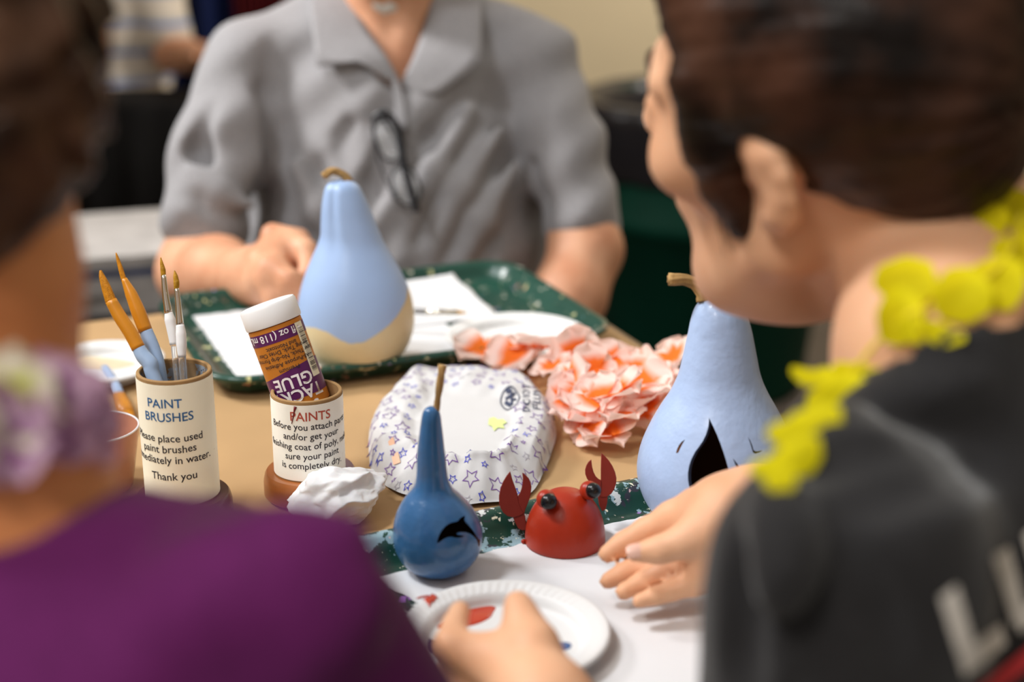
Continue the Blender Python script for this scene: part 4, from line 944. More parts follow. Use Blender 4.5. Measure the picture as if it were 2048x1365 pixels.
eyes(HP, HM, 1.0, body)
# hair pulled back
M_hg = hair_mat('hair_dark_brown', (20, 13, 10), (78, 50, 37))
F = Field(); hl = lambda q: HP(*q)
F.ell(hl((0, -0.015, 0.046)), (0.0830, 0.0975, 0.0850), HM, 0.02); F.ell(hl((0, -0.066, 0.005)), (0.060, 0.045, 0.056), HM, 0.03); F.ell(hl((0, 0.040, 0.088)), (0.050, 0.040, 0.030), HM, 0.02)
nrm = HM @ V(0, -0.72, 0.69); F.half(nrm, nrm @ hl((0, 0.012, 0.004)), 0.012)
F.half(HM @ V(0, -1, 0), (HM @ V(0, -1, 0)) @ hl((0, 0.086, 0)), 0.012)
for x in (-1, 1): F.ell(hl((x * 0.080, -0.006, -0.002)), (0.018, 0.024, 0.031), HM, 0.01, 's'); F.chain([hl((x * 0.062, 0.030, 0.044)), hl((x * 0.0645, 0.031, 0.014)), hl((x * 0.0645, 0.027, -0.014)), hl((x * 0.0625, 0.022, -0.036)), hl((x * 0.060, 0.018, -0.052))], [0.020, 0.0150, 0.0110, 0.0062, 0.0022], 0.010)
def strands(D, X, Y, Z):
    q = [(X - Hc[0]) * HM[0, j] + (Y - Hc[1]) * HM[1, j] + (Z - Hc[2]) * HM[2, j] for j in range(3)]
    a = np.arctan2(q[2] - 0.01 + 0.25 * (q[1] + 0.09), np.abs(q[0]) + 0.02); rr = q[1] + 0.35 * q[2]
    return D + 0.0006 * np.sin(31 * a + 22 * rr + 1.4 * np.sin(40 * rr)) + 0.0005 * np.sin(83 * a - 35 * rr + 1.0 + np.sin(60 * rr)) + 0.0012 * np.sin(45 * q[1] + 30 * q[2] + 2 * np.sin(20 * q[0]))
F.fn(strands); hair = fobj('hair', F, 0.0028, M_hg, girl)
rs = np.random.default_rng(3); wg = Geo()                                        # loose wisps over the forehead, neck and temple
for i in range(20):
    k = 2 + i % 2; x0 = rs.uniform(-0.03, 0.05)
    if k == 0: a, b, c2 = (-0.055 + rs.uniform(-.02, .02), 0.06 + rs.uniform(-.02, .02), 0.10 + rs.uniform(-.01, .02)), (-0.055, 0.085, 0.09), (-0.058 + rs.uniform(-.01, .01), 0.098, 0.06 + rs.uniform(-.03, .02))
    elif k == 1: a, b, c2 = (-0.066, -0.06 + rs.uniform(-.02, .02), -0.03), (-0.058, -0.072, -0.05), (-0.05 + rs.uniform(-.01, .02), -0.068 + rs.uniform(-.01, .01), -0.075 + rs.uniform(-.015, .01))
    elif k == 2: a, b, c2 = (-0.068, 0.03, 0.02), (-0.067, 0.033, -0.01), (-0.062 + rs.uniform(-.003, .003), 0.030 + rs.uniform(-.008, .012), -0.045 + rs.uniform(-.02, .01))
    else: a, b, c2 = (rs.uniform(-.05, .05), 0.03, 0.124), (x0, -0.01, 0.1325), (x0 * 1.2, -0.05, 0.118)
    vs, fs = tube_geo(spline([hl(a), hl(b), hl(c2)], 10), np.linspace(0.0007, 0.0002, 10), 5); wg.add(vs, fs)
wg.make('wisps', M_hg, hair)
for x in (-1, 1): tube('eyebrow', spline([hl((x * 0.013, 0.0925, 0.030)), hl((x * 0.032, 0.0860, 0.035)), hl((x * 0.050, 0.073, 0.030))], 10), [0.002, 0.0022, 0.0024, 0.0024, 0.0022, 0.002, 0.0018, 0.0016, 0.0012, 0.0008], M_hg, body, 8)
# shirt
M_black = mat('black_cotton', (35, 34, 35), 0.85, 0.2, noise=0.10, nscale=260, bump=0.25, bscale=420, sheen=0.2)
F = Field()
F.cap(NB - V(0, 0, 0.05), LS, 0.046, 0.046, 0.03); F.cap(NB - V(0, 0, 0.045), RS, 0.050, 0.050, 0.05)
F.ell(NB + rdir * 0.012 + tdir * 0.016, (0.070, 0.066, 0.056), TM, 0.03); F.cap(NB, NB - bdir * 0.006 + V(0, 0, 0.014), 0.063, 0.060, 0.02); F.cap(NB + rdir * 0.02 + V(0, 0, 0.018), NB + rdir * 0.10 + V(0, 0, 0.022), 0.050, 0.05, 0.03)
F.ell(NB + tdir * 0.19, (0.140, 0.098, 0.175), TM, 0.05); F.ell(NB + tdir * 0.40, (0.138, 0.100, 0.15), TM, 0.06)
F.chain([LS, LS * 0.35 + LE * 0.65], [0.047, 0.064], 0.050); F.chain([RS, RS * 0.4 + RE * 0.6], [0.050, 0.056], 0.035)
def cloth(D, X, Y, Z): return D + 0.0030 * np.sin(70 * X + 24 * Y + 20 * Z + 2 * np.sin(18 * Z)) + 0.0016 * np.sin(46 * Z + 50 * Y - 30 * X)
F.fn(cloth)
F.crease([([(1585, 1000), (1640, 1090), (1730, 1200), (1790, 1300)], .007, .003, 's'), ([(1500, 1090), (1490, 1200), (1480, 1365)], .006, .003, 's'), ([(1640, 1150), (1620, 1250), (1640, 1365)], .007, .003, 's'), ([(1600, 935), (1700, 905), (1850, 885)], .005, .0025, 's'), ([(1700, 1000), (1800, 965), (1950, 930)], .005, .0025, 's'),
          ([(1545, 980), (1570, 1080), (1560, 1200)], .006, -.002, 'u'), ([(1700, 830), (1800, 800), (1950, 770)], .005, -.002, 'u')])
F.chain([HP(0, -0.035, -0.06), HP(0.006, -0.050, -0.10), NB + bdir * 0.008 + V(0, 0, 0.040), NB + bdir * 0.030 + V(0, 0, 0.004)], [0.055, 0.054, 0.054, 0.046], 0.008, 's')
shirt = fobj('shirt', F, 0.0038, M_black, girl)
M_letter = mat('print_white', (214, 208, 200), 0.7, noise=0.08, nscale=90); M_rbar = mat('print_red', (186, 48, 52), 0.7)
def print_on(o, vs, A, Ex, Ey, off=0.0016):
    out = []
    for v in vs:
        h = at_px(o, A[0] + v[0] * Ex[0] + v[1] * Ey[0], A[1] + v[0] * Ex[1] + v[1] * Ey[1])
        out.append(None if h is None else h[0] + h[1] * off)
    return out
def grid_poly(poly_rows): pass
def strip(o, rects, name, m, parent, A, Ex, Ey, n=14):
    g = Geo()
    for (x0, y0, x1, y1) in rects:
        nx_ = max(2, int(n * abs(x1 - x0) * 2)); ny_ = max(2, int(n * abs(y1 - y0) * 2))
        vs = [(x0 + (x1 - x0) * i / nx_, y0 + (y1 - y0) * j / ny_) for j in range(ny_ + 1) for i in range(nx_ + 1)]; q = print_on(o, vs, A, Ex, Ey)
        if any(p is None for p in q): continue
        g.add(q, [(j * (nx_ + 1) + i, j * (nx_ + 1) + i + 1, (j + 1) * (nx_ + 1) + i + 1, (j + 1) * (nx_ + 1) + i) for j in range(ny_) for i in range(nx_)])
    return g.make(name, m, parent)
LA, LX, LY = (1924, 1350), (112, -84), (-46, -158)
strip(shirt, [(0, 0, 0.27, 1), (0.27, 0, 0.74, 0.26)], 'letter', M_letter, shirt, LA, LX, LY)
strip(shirt, [(0.92, 0.14, 1.19, 1), (1.46, 0.14, 1.72, 1), (0.98, 0, 1.66, 0.26)], 'letter', M_letter, shirt, LA, LX, LY)
strip(shirt, [(0.10, -0.44, 2.3, -0.22)], 'red_bar', M_rbar, shirt, LA, LX, LY)
M_jean = mat('denim_dark', (44, 52, 70), 0.85, noise=0.1, nscale=200)
def trousers(parent, hip, fwd, right, m, seat=0.46):
    F = Field(); hip = np.array(hip, float)
    F.ell(hip, (0.16, 0.14, 0.12), np.stack([right, fwd, V(0, 0, 1)], 1), 0.05)
    for s in (-1, 1):
        a = hip + right * s * 0.09; k = a + fwd * 0.36 + right * s * 0.04; k[2] = 0.52; f_ = k + fwd * 0.02; f_[2] = 0.09
        F.chain([a, k, f_], [0.085, 0.065, 0.055], 0.04)
    o = fobj('trousers', F, 0.009, m, parent)
    for s in (-1, 1):
        k = hip + right * s * 0.13 + fwd * 0.38; k[2] = 0; G_ = Field(); G_.chain([V(k[0], k[1], 0.05) - fwd * 0.04, V(k[0], k[1], 0.036) + fwd * 0.14], [0.045, 0.034], 0.02); G_.half((0, 0, 1), 0.001, 0.004)
        fobj('shoe', G_, 0.007, mat('shoe_dark', (40, 38, 38), 0.5), parent)
trousers(girl, NB + tdir * 0.50, V(-0.87, 0.5, 0) * 1.0, rdir, M_jean)
# yellow garland
M_yel = petal_mat('petal_yellow', (214, 202, 8), (232, 220, 18), 0.3)
ylei = thing('flower_garland', W(1760, 740, 0.70), 'bright yellow flower garland round the neck of the person in black', 'garland')
def petal_disc(c, nrm, r1, r2, rot, mats, parent, seed):
    r = np.random.default_rng(seed); nrm = np.array(nrm, float); nrm /= np.linalg.norm(nrm); ax = np.cross(nrm, V(0, 0, 1)); ax /= np.linalg.norm(ax); ay = np.cross(nrm, ax)
    ax = -ax if ax[0] < 0 else ax; ay = -ay if ay[2] < 0 else ay; e1 = ax * math.cos(rot) + ay * math.sin(rot); e2 = -ax * math.sin(rot) + ay * math.cos(rot); g = Geo(); tt = []; n, m = 32, 7; ph = r.uniform(0, 6)
    for j in range(m + 1):
        f = j / m
        for i in range(n):
            a = 2 * math.pi * i / n; w = 1 + 0.06 * math.sin(3 * a + ph) * f + 0.03 * math.sin(7 * a + 2 * ph) * f; x, y = f * w * math.cos(a), f * w * math.sin(a)
            g.v.append(np.asarray(c) + e1 * r1 * x + e2 * r2 * y + nrm * min(r1, r2) * (0.30 * x * x - 0.18 * y * y + 0.10 * f * math.sin(2 * a + ph))); tt.append(f * (0.5 + 0.5 * math.sin(a)))
    for j in range(m):
        for i in range(n): g.f.append((j * n + i, j * n + (i + 1) % n, (j + 1) * n + (i + 1) % n, (j + 1) * n + i))
    o = g.make('petal', mats, parent); at = o.data.attributes.new('t', 'FLOAT', 'POINT'); at.data.foreach_set('value', tt); return o
for i, (x, y, d, rx, ry, ro, tz) in enumerate(((1814, 562, .655, 62, 52, 0, .2), (1800, 632, .652, 46, 62, 0, .1), (1822, 655, .648, 30, 36, 0, .3), (1884, 666, .648, 44, 26, -.4, .5), (1925, 590, .660, 58, 60, .3, .1), (1996, 566, .664, 56, 60, 0, .2), (2036, 520, .672, 55, 62, .4, .2), (2028, 425, .70, 60, 55, .2, .3), (1985, 440, .705, 34, 36, 0, .3),
        (1722, 742, .682, 58, 30, .12, 1.2), (1672, 758, .690, 52, 34, .1, 1.0), (1624, 752, .70, 46, 24, -.1, 1.4), (1690, 778, .685, 50, 34, .3, .4), (1655, 806, .69, 40, 42, .2, .2), (1632, 846, .70, 56, 40, .35, .3), (1588, 868, .705, 52, 36, .2, .5), (1596, 914, .70, 54, 38, .5, .2), (1546, 934, .71, 48, 28, .3, .5), (1562, 962, .705, 34, 26, .3, .1))):
    hits = [depth_of(h[0]) for h in (at_px(body, x, y), at_px(shirt, x, y)) if h]; d = min(hits) - 0.007 if hits else d
    petal_disc(W(x, y, d), (rng.normal(-.25, .2), -0.8, tz + .4), rx / FPX * d, ry / FPX * d, ro, M_yel, ylei, 300 + i)
tube('string', spline([W(2040, 430, .72), W(2010, 520, .685), W(1900, 600, .68), W(1800, 640, .685), W(1700, 750, .70), W(1620, 850, .71), W(1570, 920, .71)], 40), 0.0011, mat('yellow_string', (230, 210, 40), 0.8), ylei, 6)

# ---- person in the purple shirt at the left
M_skp = skin('skin_tan', (218, 148, 96), (198, 124, 76))
pur = thing('person', (-0.25, 0.42, 0), 'person in purple shirt with curly dark hair and pastel garland, seen from behind', 'person')
pHc = W(-245, 90, 0.60); pM = frame(-0.30, 0.95, math.radians(10)); pN = W(-70, 1135, 0.575); pR = W(522, 1300, 0.565)
pr = V(0.97, -0.25, 0); pf_ = V(0.25, 0.97, 0); pL = pN * 2 - pR; pL = V(pL[0], pL[1] - 0.02, pR[2])
F = Field(); PP = head(F, pHc, pM, 1.0)
F.chain([PP(0, -0.03, -0.02), W(-160, 570, 0.595), W(-190, 800, 0.59), W(-120, 1020, 0.585), pN - V(0, 0, 0.05)], [0.055, 0.056, 0.054, 0.060, 0.07], 0.03)
F.cap(pN - V(0, 0, 0.014), pR, 0.034, 0.034, 0.03); F.cap(pN - V(0, 0, 0.014), pL, 0.034, 0.034, 0.03)
F.ell(pN + V(0, -0.03, -0.2), (0.13, 0.08, 0.19), np.stack([pr, pf_, V(0, 0, 1)], 1), 0.05)
for s_, e_, h_ in ((pR, pR + V(0.035, 0.01, -0.25), pN + V(0.12, 0.12, -0.33)), (pL, pL + V(-0.035, 0.01, -0.25), pN + V(-0.02, 0.14, -0.33))):
    F.chain([s_, e_, e_ * 0.3 + h_ * 0.7], [0.038, 0.033, 0.023], 0.03)
    hd = e_ * 0.3 + h_ * 0.7; dr = h_ - e_; dr /= np.linalg.norm(dr); F.cap(hd, hd + dr * 0.07, 0.022, 0.026, 0.02); sd = np.cross(dr, V(0, 0, 1))
    for i in range(4): a = hd + dr * 0.075 + sd * (i - 1.5) * 0.016; F.cap(a, a + dr * (0.05, 0.06, 0.058, 0.045)[i] - V(0, 0, 0.02), 0.0085, 0.0065, 0.004)
    F.cap(hd + dr * 0.03 - sd * 0.02, hd + dr * 0.06 - sd * 0.045, 0.011, 0.008, 0.008)
pbody = fobj('body', F, 0.0040, [M_skp, M_lip], pur, pick(PP, 1.0, pM)); eyes(PP, pM, 1.0, pbody)
M_hp = hair_mat('hair_black_brown', (30, 20, 15), (96, 66, 48), 0.42)
F = Field(); F.ell(PP(0, -0.02, 0.045), (0.086, 0.105, 0.092), pM, 0.02); F.ell(PP(0, -0.068, -0.036), (0.066, 0.042, 0.066), pM, 0.03); F.ell(PP(0.058, -0.040, -0.012), (0.026, 0.048, 0.050), pM, 0.03); F.ell(PP(-0.058, -0.040, -0.012), (0.026, 0.048, 0.050), pM, 0.03)
nn_ = pM @ V(0, -0.8, 0.6); F.half(nn_, nn_ @ PP(0, 0.022, 0.0), 0.012)
def curls(D, X, Y, Z): return D + 0.0036 * np.sin(150 * X + 3 * np.sin(90 * Z)) * np.sin(130 * Z + 2 * np.sin(110 * Y)) + 0.0028 * np.sin(210 * Y + 170 * Z + 3 * np.sin(120 * X))
F.fn(curls); phair = fobj('hair', F, 0.0034, M_hp, pur)
M_pur = mat('purple_cotton', (90, 22, 82), 0.8, 0.2, noise=0.06, nscale=120, bump=0.2, bscale=400, sheen=0.08)
F = Field(); F.cap(pN - V(0, 0, 0.014), pR, 0.045, 0.0465, 0.05); F.cap(pN - V(0, 0, 0.014), pL, 0.045, 0.0465, 0.05)
Mt = np.stack([pr, pf_, V(0, 0, 1)], 1)
F.ell(pN + V(0, -0.02, -0.03), (0.10, 0.075, 0.05), Mt, 0.04); F.ell(pN + V(0, -0.03, -0.2), (0.145, 0.095, 0.20), Mt, 0.06); F.ell(pN + V(0, -0.04, -0.42), (0.14, 0.10, 0.16), Mt, 0.06)
for s_ in (pR, pL): F.chain([s_, s_ + V(0.030 if s_ is pR else -0.030, 0.01, -0.06), s_ + V(0.040 if s_ is pR else -0.040, 0.01, -0.17)], [0.0455, 0.0475, 0.058], 0.03)
for pts, r in (([(520, 1180), (620, 1120), (700, 1060)], .012), ([(540, 1365), (640, 1240), (720, 1190)], .008), ([(300, 1330), (420, 1200), (560, 1100)], .007)): F.chain([W(x, y, 0.522) for x, y in pts], [r * .6, r, r * .5], 0.03)
F.fn(lambda D, X, Y, Z: D + 0.002 * np.sin(55 * X - 30 * Z + 20 * Y) + 0.0015 * np.sin(60 * Z + 40 * X))
F.chain([W(-140, 700, 0.59), W(-105, 960, 0.585), pN + V(0, 0.012, 0.010)], [0.062, 0.066, 0.058], 0.012, 's')
pshirt = fobj('shirt', F, 0.0042, M_pur, pur)
trousers(pur, pN + V(0, -0.05, -0.47), pf_, pr, M_jean)
M_pas = petal_mat('petal_purple_white', (126, 44, 122), (220, 186, 214), 0.3); M_pas2 = petal_mat('petal_green_white', (196, 206, 60), (232, 226, 206), 0.3)
plei = thing('flower_garland', W(100, 860, 0.56), 'purple and white flower garland round the neck of the person in purple', 'garland')
pskin = [pbody, pshirt]
for i, (x, y, d, s) in enumerate(((150, 815, .565, .016), (95, 790, .55, .015), (180, 850, .575, .0125), (115, 872, .555, .0135), (55, 845, .54, .0145), (10, 800, .535, .018), (-40, 850, .53, .017), (30, 890, .53, .014), (-110, 860, .52, .017), (-180, 850, .52, .016))):
    hits = [depth_of(h[0]) for h in (at_px(q, x, y) for q in pskin) if h]; d = min(hits) - 0.010 if hits else d
    flower('flower', W(x, y, d), (rng.normal(0.1, .3), -0.9, rng.normal(.3, .3)), s * 1.2, M_pas2 if i in (5, 8) else M_pas, plei, 400 + i, petals=4, ruffle=0.12, lift=0.25, width=0.85)
tube('string', spline([W(180, 835, .585), W(130, 850, .565), W(50, 880, .55), (W(-60, 870, .54)), W(-180, 850, .535)], 30), 0.0011, mat('garland_string', (240, 230, 220), 0.8), plei, 6)

# ---- man in the grey polo across the table
M_skm = skin('skin_ruddy', (222, 168, 134), (200, 138, 104))
man = thing('person', (-0.16, 1.98, 0), 'person in grey polo shirt seated across the table, fist resting behind the half painted gourd', 'person')
mHc = W(772, -200, 1.90); mM = frame(0.02, -1, math.radians(22)); F = Field(); MP = head(F, mHc, mM, 1.06)
mN = W(785, 60, 1.98); mSR = W(502, 135, 1.95); mSL = W(1062, 128, 1.98)
F.chain([MP(0, -0.03, -0.02), W(785, -40, 1.96), mN, W(785, 180, 1.97)], [0.058, 0.060, 0.064, 0.07], 0.03)
for x in (-1, 1): F.cap(W(785 + x * 45, -20, 1.905), W(785 + x * 14, 120, 1.905), 0.012, 0.010, 0.015)
F.cap(mN + V(0, 0, -0.05), mSR, 0.036, 0.034, 0.03); F.cap(mN + V(0, 0, -0.05), mSL, 0.036, 0.034, 0.03)
F.ell(W(785, 330, 2.01), (0.145, 0.092, 0.20), None, 0.05); F.ell(W(785, 620, 2.05), (0.14, 0.10, 0.18), None, 0.06)
mER = W(392, 545, 1.86); mWR = W(508, 556, 1.66); mEL = W(1172, 500, 1.93); mWL = W(1085, 745, 1.86)
F.chain([mSR, W(448, 295, 1.915), mER], [0.036, 0.036, 0.042], 0.03); F.chain([mER, mER * .6 + mWR * .4, mWR], [0.044, 0.041, 0.028], 0.03)
F.chain([mSL, W(1122, 285, 1.96), mEL], [0.036, 0.036, 0.040], 0.03); F.chain([mEL, mEL * .6 + mWL * .4, mWL], [0.044, 0.042, 0.028], 0.03)
mh = lambda x, y, d=0.0: W(x, y, 1.60 + d)
F.cap(mWR, mh(560, 520, 0.02), 0.029, 0.030, 0.02); F.cap(mWR, mh(540, 570, 0.0), 0.027, 0.022, 0.02)
for pts in (((575, 480, .02), (612, 500, .0), (618, 545, -.02), (590, 575, -.025)), ((545, 470, .03), (598, 480, .03), (628, 525, .01), (612, 565, -.005)), ((548, 510, .0), (560, 545, -.03), (575, 585, -.035), (606, 590, -.02)), ((520, 520, -.005), (528, 560, -.032), (545, 598, -.036), (580, 603, -.02))):
    F.chain([mh(*p) for p in pts], [0.0135, 0.0115, 0.0100, 0.0085], 0.006)
F.chain([mh(520, 560, -.01), mh(540, 535, -.03), mh(580, 560, -.045), mh(606, 585, -.045)], [0.0150, 0.0125, 0.0105, 0.0085], 0.008)
F.cap(mWL, mWL + V(-0.03, -0.03, -0.07), 0.028, 0.03, 0.02)
for i in range(4): a = mWL + V(-0.045 + 0.018 * i, -0.03, -0.085); F.cap(a, a + V(0, -0.015, -0.06), 0.009, 0.007, 0.004)
F.cap(mWL + V(-0.05, -0.02, -0.03), mWL + V(-0.07, -0.05, -0.07), 0.011, 0.008, 0.008)
mbody = fobj('body', F, 0.0042, [M_skm, M_lip], man, pick(MP, 1.06, mM)); eyes(MP, mM, 1.06, mbody)
M_gray = hair_mat('hair_white', (206, 200, 190), (232, 228, 220), 0.6)
F = Field(); F.ell(MP(0, -0.02, 0.046), (0.080, 0.098, 0.083), mM, 0.02); n_ = mM @ V(0, -0.75, 0.66); F.half(n_, n_ @ MP(0, 0.02, 0.02), 0.01)
F.fn(lambda D, X, Y, Z: D + 0.001 * np.sin(200 * X + 90 * Z)); fobj('hair', F, 0.005, M_gray, man)
F = Field(); F.ell(MP(0, 0.080, -0.094), (0.030, 0.022, 0.026), mM, 0.02); F.cap(MP(-0.022, 0.085, -0.075), MP(-0.02, 0.092, -0.050), 0.006, 0.004, 0.01); F.cap(MP(0.022, 0.085, -0.075), MP(0.02, 0.092, -0.050), 0.006, 0.004, 0.01)
F.fn(lambda D, X, Y, Z: D + 0.0012 * np.sin(300 * X) * np.sin(200 * Z)); fobj('beard', F, 0.004, M_gray, man)
M_polo = mat('polo_grey', (150, 148, 150), 0.9, 0.15, noise=0.10, nscale=320, bump=0.25, bscale=500, sheen=0.15)
F = Field()
F.cap(W(690, 50, 1.985), mSR, 0.058, 0.060, 0.05); F.cap(W(880, 50, 2.0), mSL, 0.058, 0.060, 0.05)
F.ell(W(788, 330, 2.0), (0.180, 0.130, 0.215), None, 0.05); F.ell(W(795, 590, 2.03), (0.196, 0.150, 0.23), None, 0.07)
F.chain([mSR, W(446, 290, 1.90), W(412, 440, 1.87)], [0.060, 0.058, 0.058], 0.022); F.chain([mSL, W(1122, 285, 1.95), W(1163, 432, 1.94)], [0.060, 0.056, 0.054], 0.022); F.cap(W(1030, 330, 2.03), W(1058, 570, 2.05), 0.05, 0.06, 0.02); F.cap(W(545, 330, 2.03), W(530, 570, 2.05), 0.05, 0.06, 0.02)
fold = lambda pts, d, r, k=0.035: F.chain([W(x, y, q) for (x, y), q in zip(pts, d)], [r * .5] + [r] * (len(pts) - 2) + [r * .4], k)
crease = lambda pts, d, r, k=0.02: F.chain([W(x, y, q) for (x, y), q in zip(pts, d)], [r * .4] + [r] * (len(pts) - 2) + [r * .4], k, 's')
def folds(D, X, Y, Z):
    return D + 0.0034 * np.sin(52 * X + 38 * Z + 2.0 * np.sin(11 * Z)) * np.clip((0.98 - Z) / 0.1, 0.15, 1) + 0.0028 * np.sin(75 * Z - 55 * X + 20 * Y + 1.5 * np.sin(20 * X))
F.fn(folds)
for L_, dd_, r_ in (([(545, 70), (540, 180), (560, 300), (572, 420)], 1.885, .010), ([(520, 330), (532, 400), (545, 470)], 1.89, .016), ([(600, 420), (640, 340), (700, 250)], 1.865, .009), ([(640, 560), (590, 470), (560, 380)], 1.87, .010), ([(700, 470), (740, 380), (760, 300)], 1.86, .008),
                    ([(980, 210), (900, 330), (840, 480)], 1.868, .011), ([(1010, 290), (940, 400), (880, 540)], 1.872, .012), ([(1030, 380), (980, 470), (930, 570)], 1.89, .012), ([(930, 190), (870, 280), (830, 360)], 1.87, .008), ([(1072, 330), (1074, 400), (1076, 470)], 1.92, .008),
                    ([(420, 200), (400, 300), (440, 400)], 1.85, .009), ([(350, 380), (420, 400), (480, 440)], 1.81, .008)):
    F.chain([W(x, y, dd_) for x, y in L_], [r_ * .5] + [r_ * 1.25] * (len(L_) - 2) + [r_ * .6], 0.020, 's')
for L_, dd_, r_ in (([(940, 220), (870, 340), (800, 480)], 1.878, .012), ([(1000, 260), (920, 380), (850, 540)], 1.885, .013), ([(1030, 330), (965, 440), (900, 570)], 1.895, .012), ([(590, 330), (640, 420), (700, 520)], 1.88, .011), ([(660, 300), (700, 400), (730, 520)], 1.878, .010), ([(390, 350), (440, 390), (500, 410)], 1.835, .010)):
    F.chain([W(x, y, dd_) for x, y in L_], [r_ * .5] + [r_ * 1.3] * (len(L_) - 2) + [r_ * .6], 0.018)
F.chain([W(785, -80, 1.95), W(785, 0, 1.92), W(788, 90, 1.89), W(797, 140, 1.865), W(800, 168, 1.85)], [0.072, 0.058, 0.042, 0.026, 0.010], 0.010, 's')
polo = fobj('polo_shirt', F, 0.0048, M_polo, man)
# cuffs, collar, placket
def ring_band(name, c, ax, r, wdt, m, parent):
    ax = ax / np.linalg.norm(ax); u = np.cross(ax, V(0, 1, 0)); u /= np.linalg.norm(u); w = np.cross(ax, u)
    return tube(name, [c + (u * math.cos(a) + w * math.sin(a)) * r for a in np.linspace(0, 2 * math.pi, 49)[:-1]], wdt, m, parent, 10, closed=True)
def on_polo(px, py, off):
    h = at_px(polo, px, py)
    return None if h is None else h[0] - cF * off
def flap(name, poly, offs, parent, m, thick=0.003):
    pts = []
    for (x, y), o in zip(poly, offs):
        q = on_polo(x, y, o); pts.append(q if q is not None else W(x, y, 1.88))
    md_ = np.median([depth_of(p) for p in pts]); pts = [p if abs(depth_of(p) - md_) < 0.09 else W(x, y, md_) for p, (x, y) in zip(pts, poly)]
    o = plate_poly(name, pts, cF * thick, m, parent); bevel(o, 0.001); return o
def crease_corner(o, rows):
    n = len(rows[0]); at = o.data.attributes.get('crease_vert') or o.data.attributes.new('crease_vert', 'FLOAT', 'POINT')
    if len(rows) == 3: at.data[2 * n + 2].value = 1.0; at.data[2 * n + 3].value = 0.6
def sheet(name, rows, m, parent, thick=0.0025):
    """cloth strip through rows of points"""
    n = len(rows[0]); g = Geo(); g.v = [p for r in rows for p in r]
    for i in range(len(rows) - 1):
        for j in range(n - 1): g.f.append((i * n + j, i * n + j + 1, (i + 1) * n + j + 1, (i + 1) * n + j))
    o = g.make(name, m, parent); md = o.modifiers.new('sub', 'SUBSURF'); md.levels = 2; md.render_levels = 2; md.boundary_smooth = 'PRESERVE_CORNERS'; crease_corner(o, rows); md = o.modifiers.new('thick', 'SOLIDIFY'); md.thickness = thick; return o
cl = sheet('collar', [[W(690, -40, 1.93), W(712, 20, 1.905), W(740, 72, 1.885), W(772, 110, 1.862), W(800, 168, 1.868)],
                      [W(655, -42, 1.935), W(668, 25, 1.895), W(672, 100, 1.866), W(732, 108, 1.858), W(788, 166, 1.864)],
                      [W(612, -40, 1.945), W(620, 30, 1.890), W(634, 134, 1.858), W(716, 124, 1.855), W(776, 160, 1.866)]], M_polo, polo)
cr_ = sheet('collar', [[W(872, -40, 1.93), W(858, 20, 1.905), W(840, 80, 1.885), W(822, 125, 1.866), W(802, 166, 1.868)],
                       [W(915, -40, 1.945), W(905, 30, 1.900), W(885, 90, 1.875), W(860, 140, 1.862), W(812, 175, 1.866)],
                       [W(965, -40, 1.96), W(964, 40, 1.905), W(962, 124, 1.868), W(876, 190, 1.860), W(820, 188, 1.866)]], M_polo, polo)
pk = sheet('placket', [[W(766, 118, 1.862), W(790, 176, 1.864), W(792, 260, 1.858)], [W(800, 170, 1.862), W(812, 200, 1.860), W(816, 262, 1.857)]], M_polo, polo)
trousers(man, W(785, 900, 2.16), V(0, -1, 0), V(-1, 0, 0), mat('trousers_dark', (46, 44, 46), 0.8))
# reading glasses hooked on the placket
M_gl = mat('black_acetate', (22, 24, 30), 0.25, 0.5); M_lens = mat('lens_glass', (235, 238, 240), 0.02, alpha=0.14)
gd = 1.842
gl = thing('reading_glasses', W(790, 300, gd), 'black reading glasses hanging folded from the neck of the grey polo shirt', 'glasses')
ex = W(834, 420, gd + 0.004) - W(772, 236, gd); exn = ex / np.linalg.norm(ex); eyv = np.cross(exn, cF); eyv /= np.linalg.norm(eyv)
if eyv[0] > 0: eyv = -eyv
bar = [W(745, 237, gd), W(772, 226, gd - 0.004), W(797, 262, gd), W(806, 320, gd), W(820, 375, gd), W(834, 424, gd)]
tube('frame_bar', spline(bar, 40), 0.0044, M_gl, gl, 10)
for cx_, cy_, rx_, ry_ in ((778, 280, 0.026, 0.016), (812, 372, 0.024, 0.016)):
    c = W(cx_, cy_, gd); lp_ = [c + exn * rx_ * math.copysign(abs(math.cos(a)) ** 0.8, math.cos(a)) + eyv * ry_ * math.copysign(abs(math.sin(a)) ** 0.8, math.sin(a)) + cF * 0.001 for a in np.linspace(0, 2 * math.pi, 41)[:-1]]
    r_ = tube('rim', lp_, 0.0017, M_gl, gl, 8, closed=True); g = Geo(); g.v = [c + cF * 0.001] + lp_; g.f = [(0, i + 1, (i + 1) % 40 + 1) for i in range(40)]
    lo_ = g.make('lens', M_lens, r_); md = lo_.modifiers.new('t', 'SOLIDIFY'); md.thickness = 0.001
tube('temple', spline([W(834, 424, gd), W(826, 380, gd + 0.004), W(800, 300, gd + 0.006), W(765, 234, gd - 0.003)], 24), 0.0022, M_gl, gl, 8); tube('temple', spline([W(748, 238, gd), W(746, 262, gd + 0.004), W(760, 330, gd + 0.007), W(790, 400, gd + 0.006)], 24), 0.0012, M_gl, gl, 8)
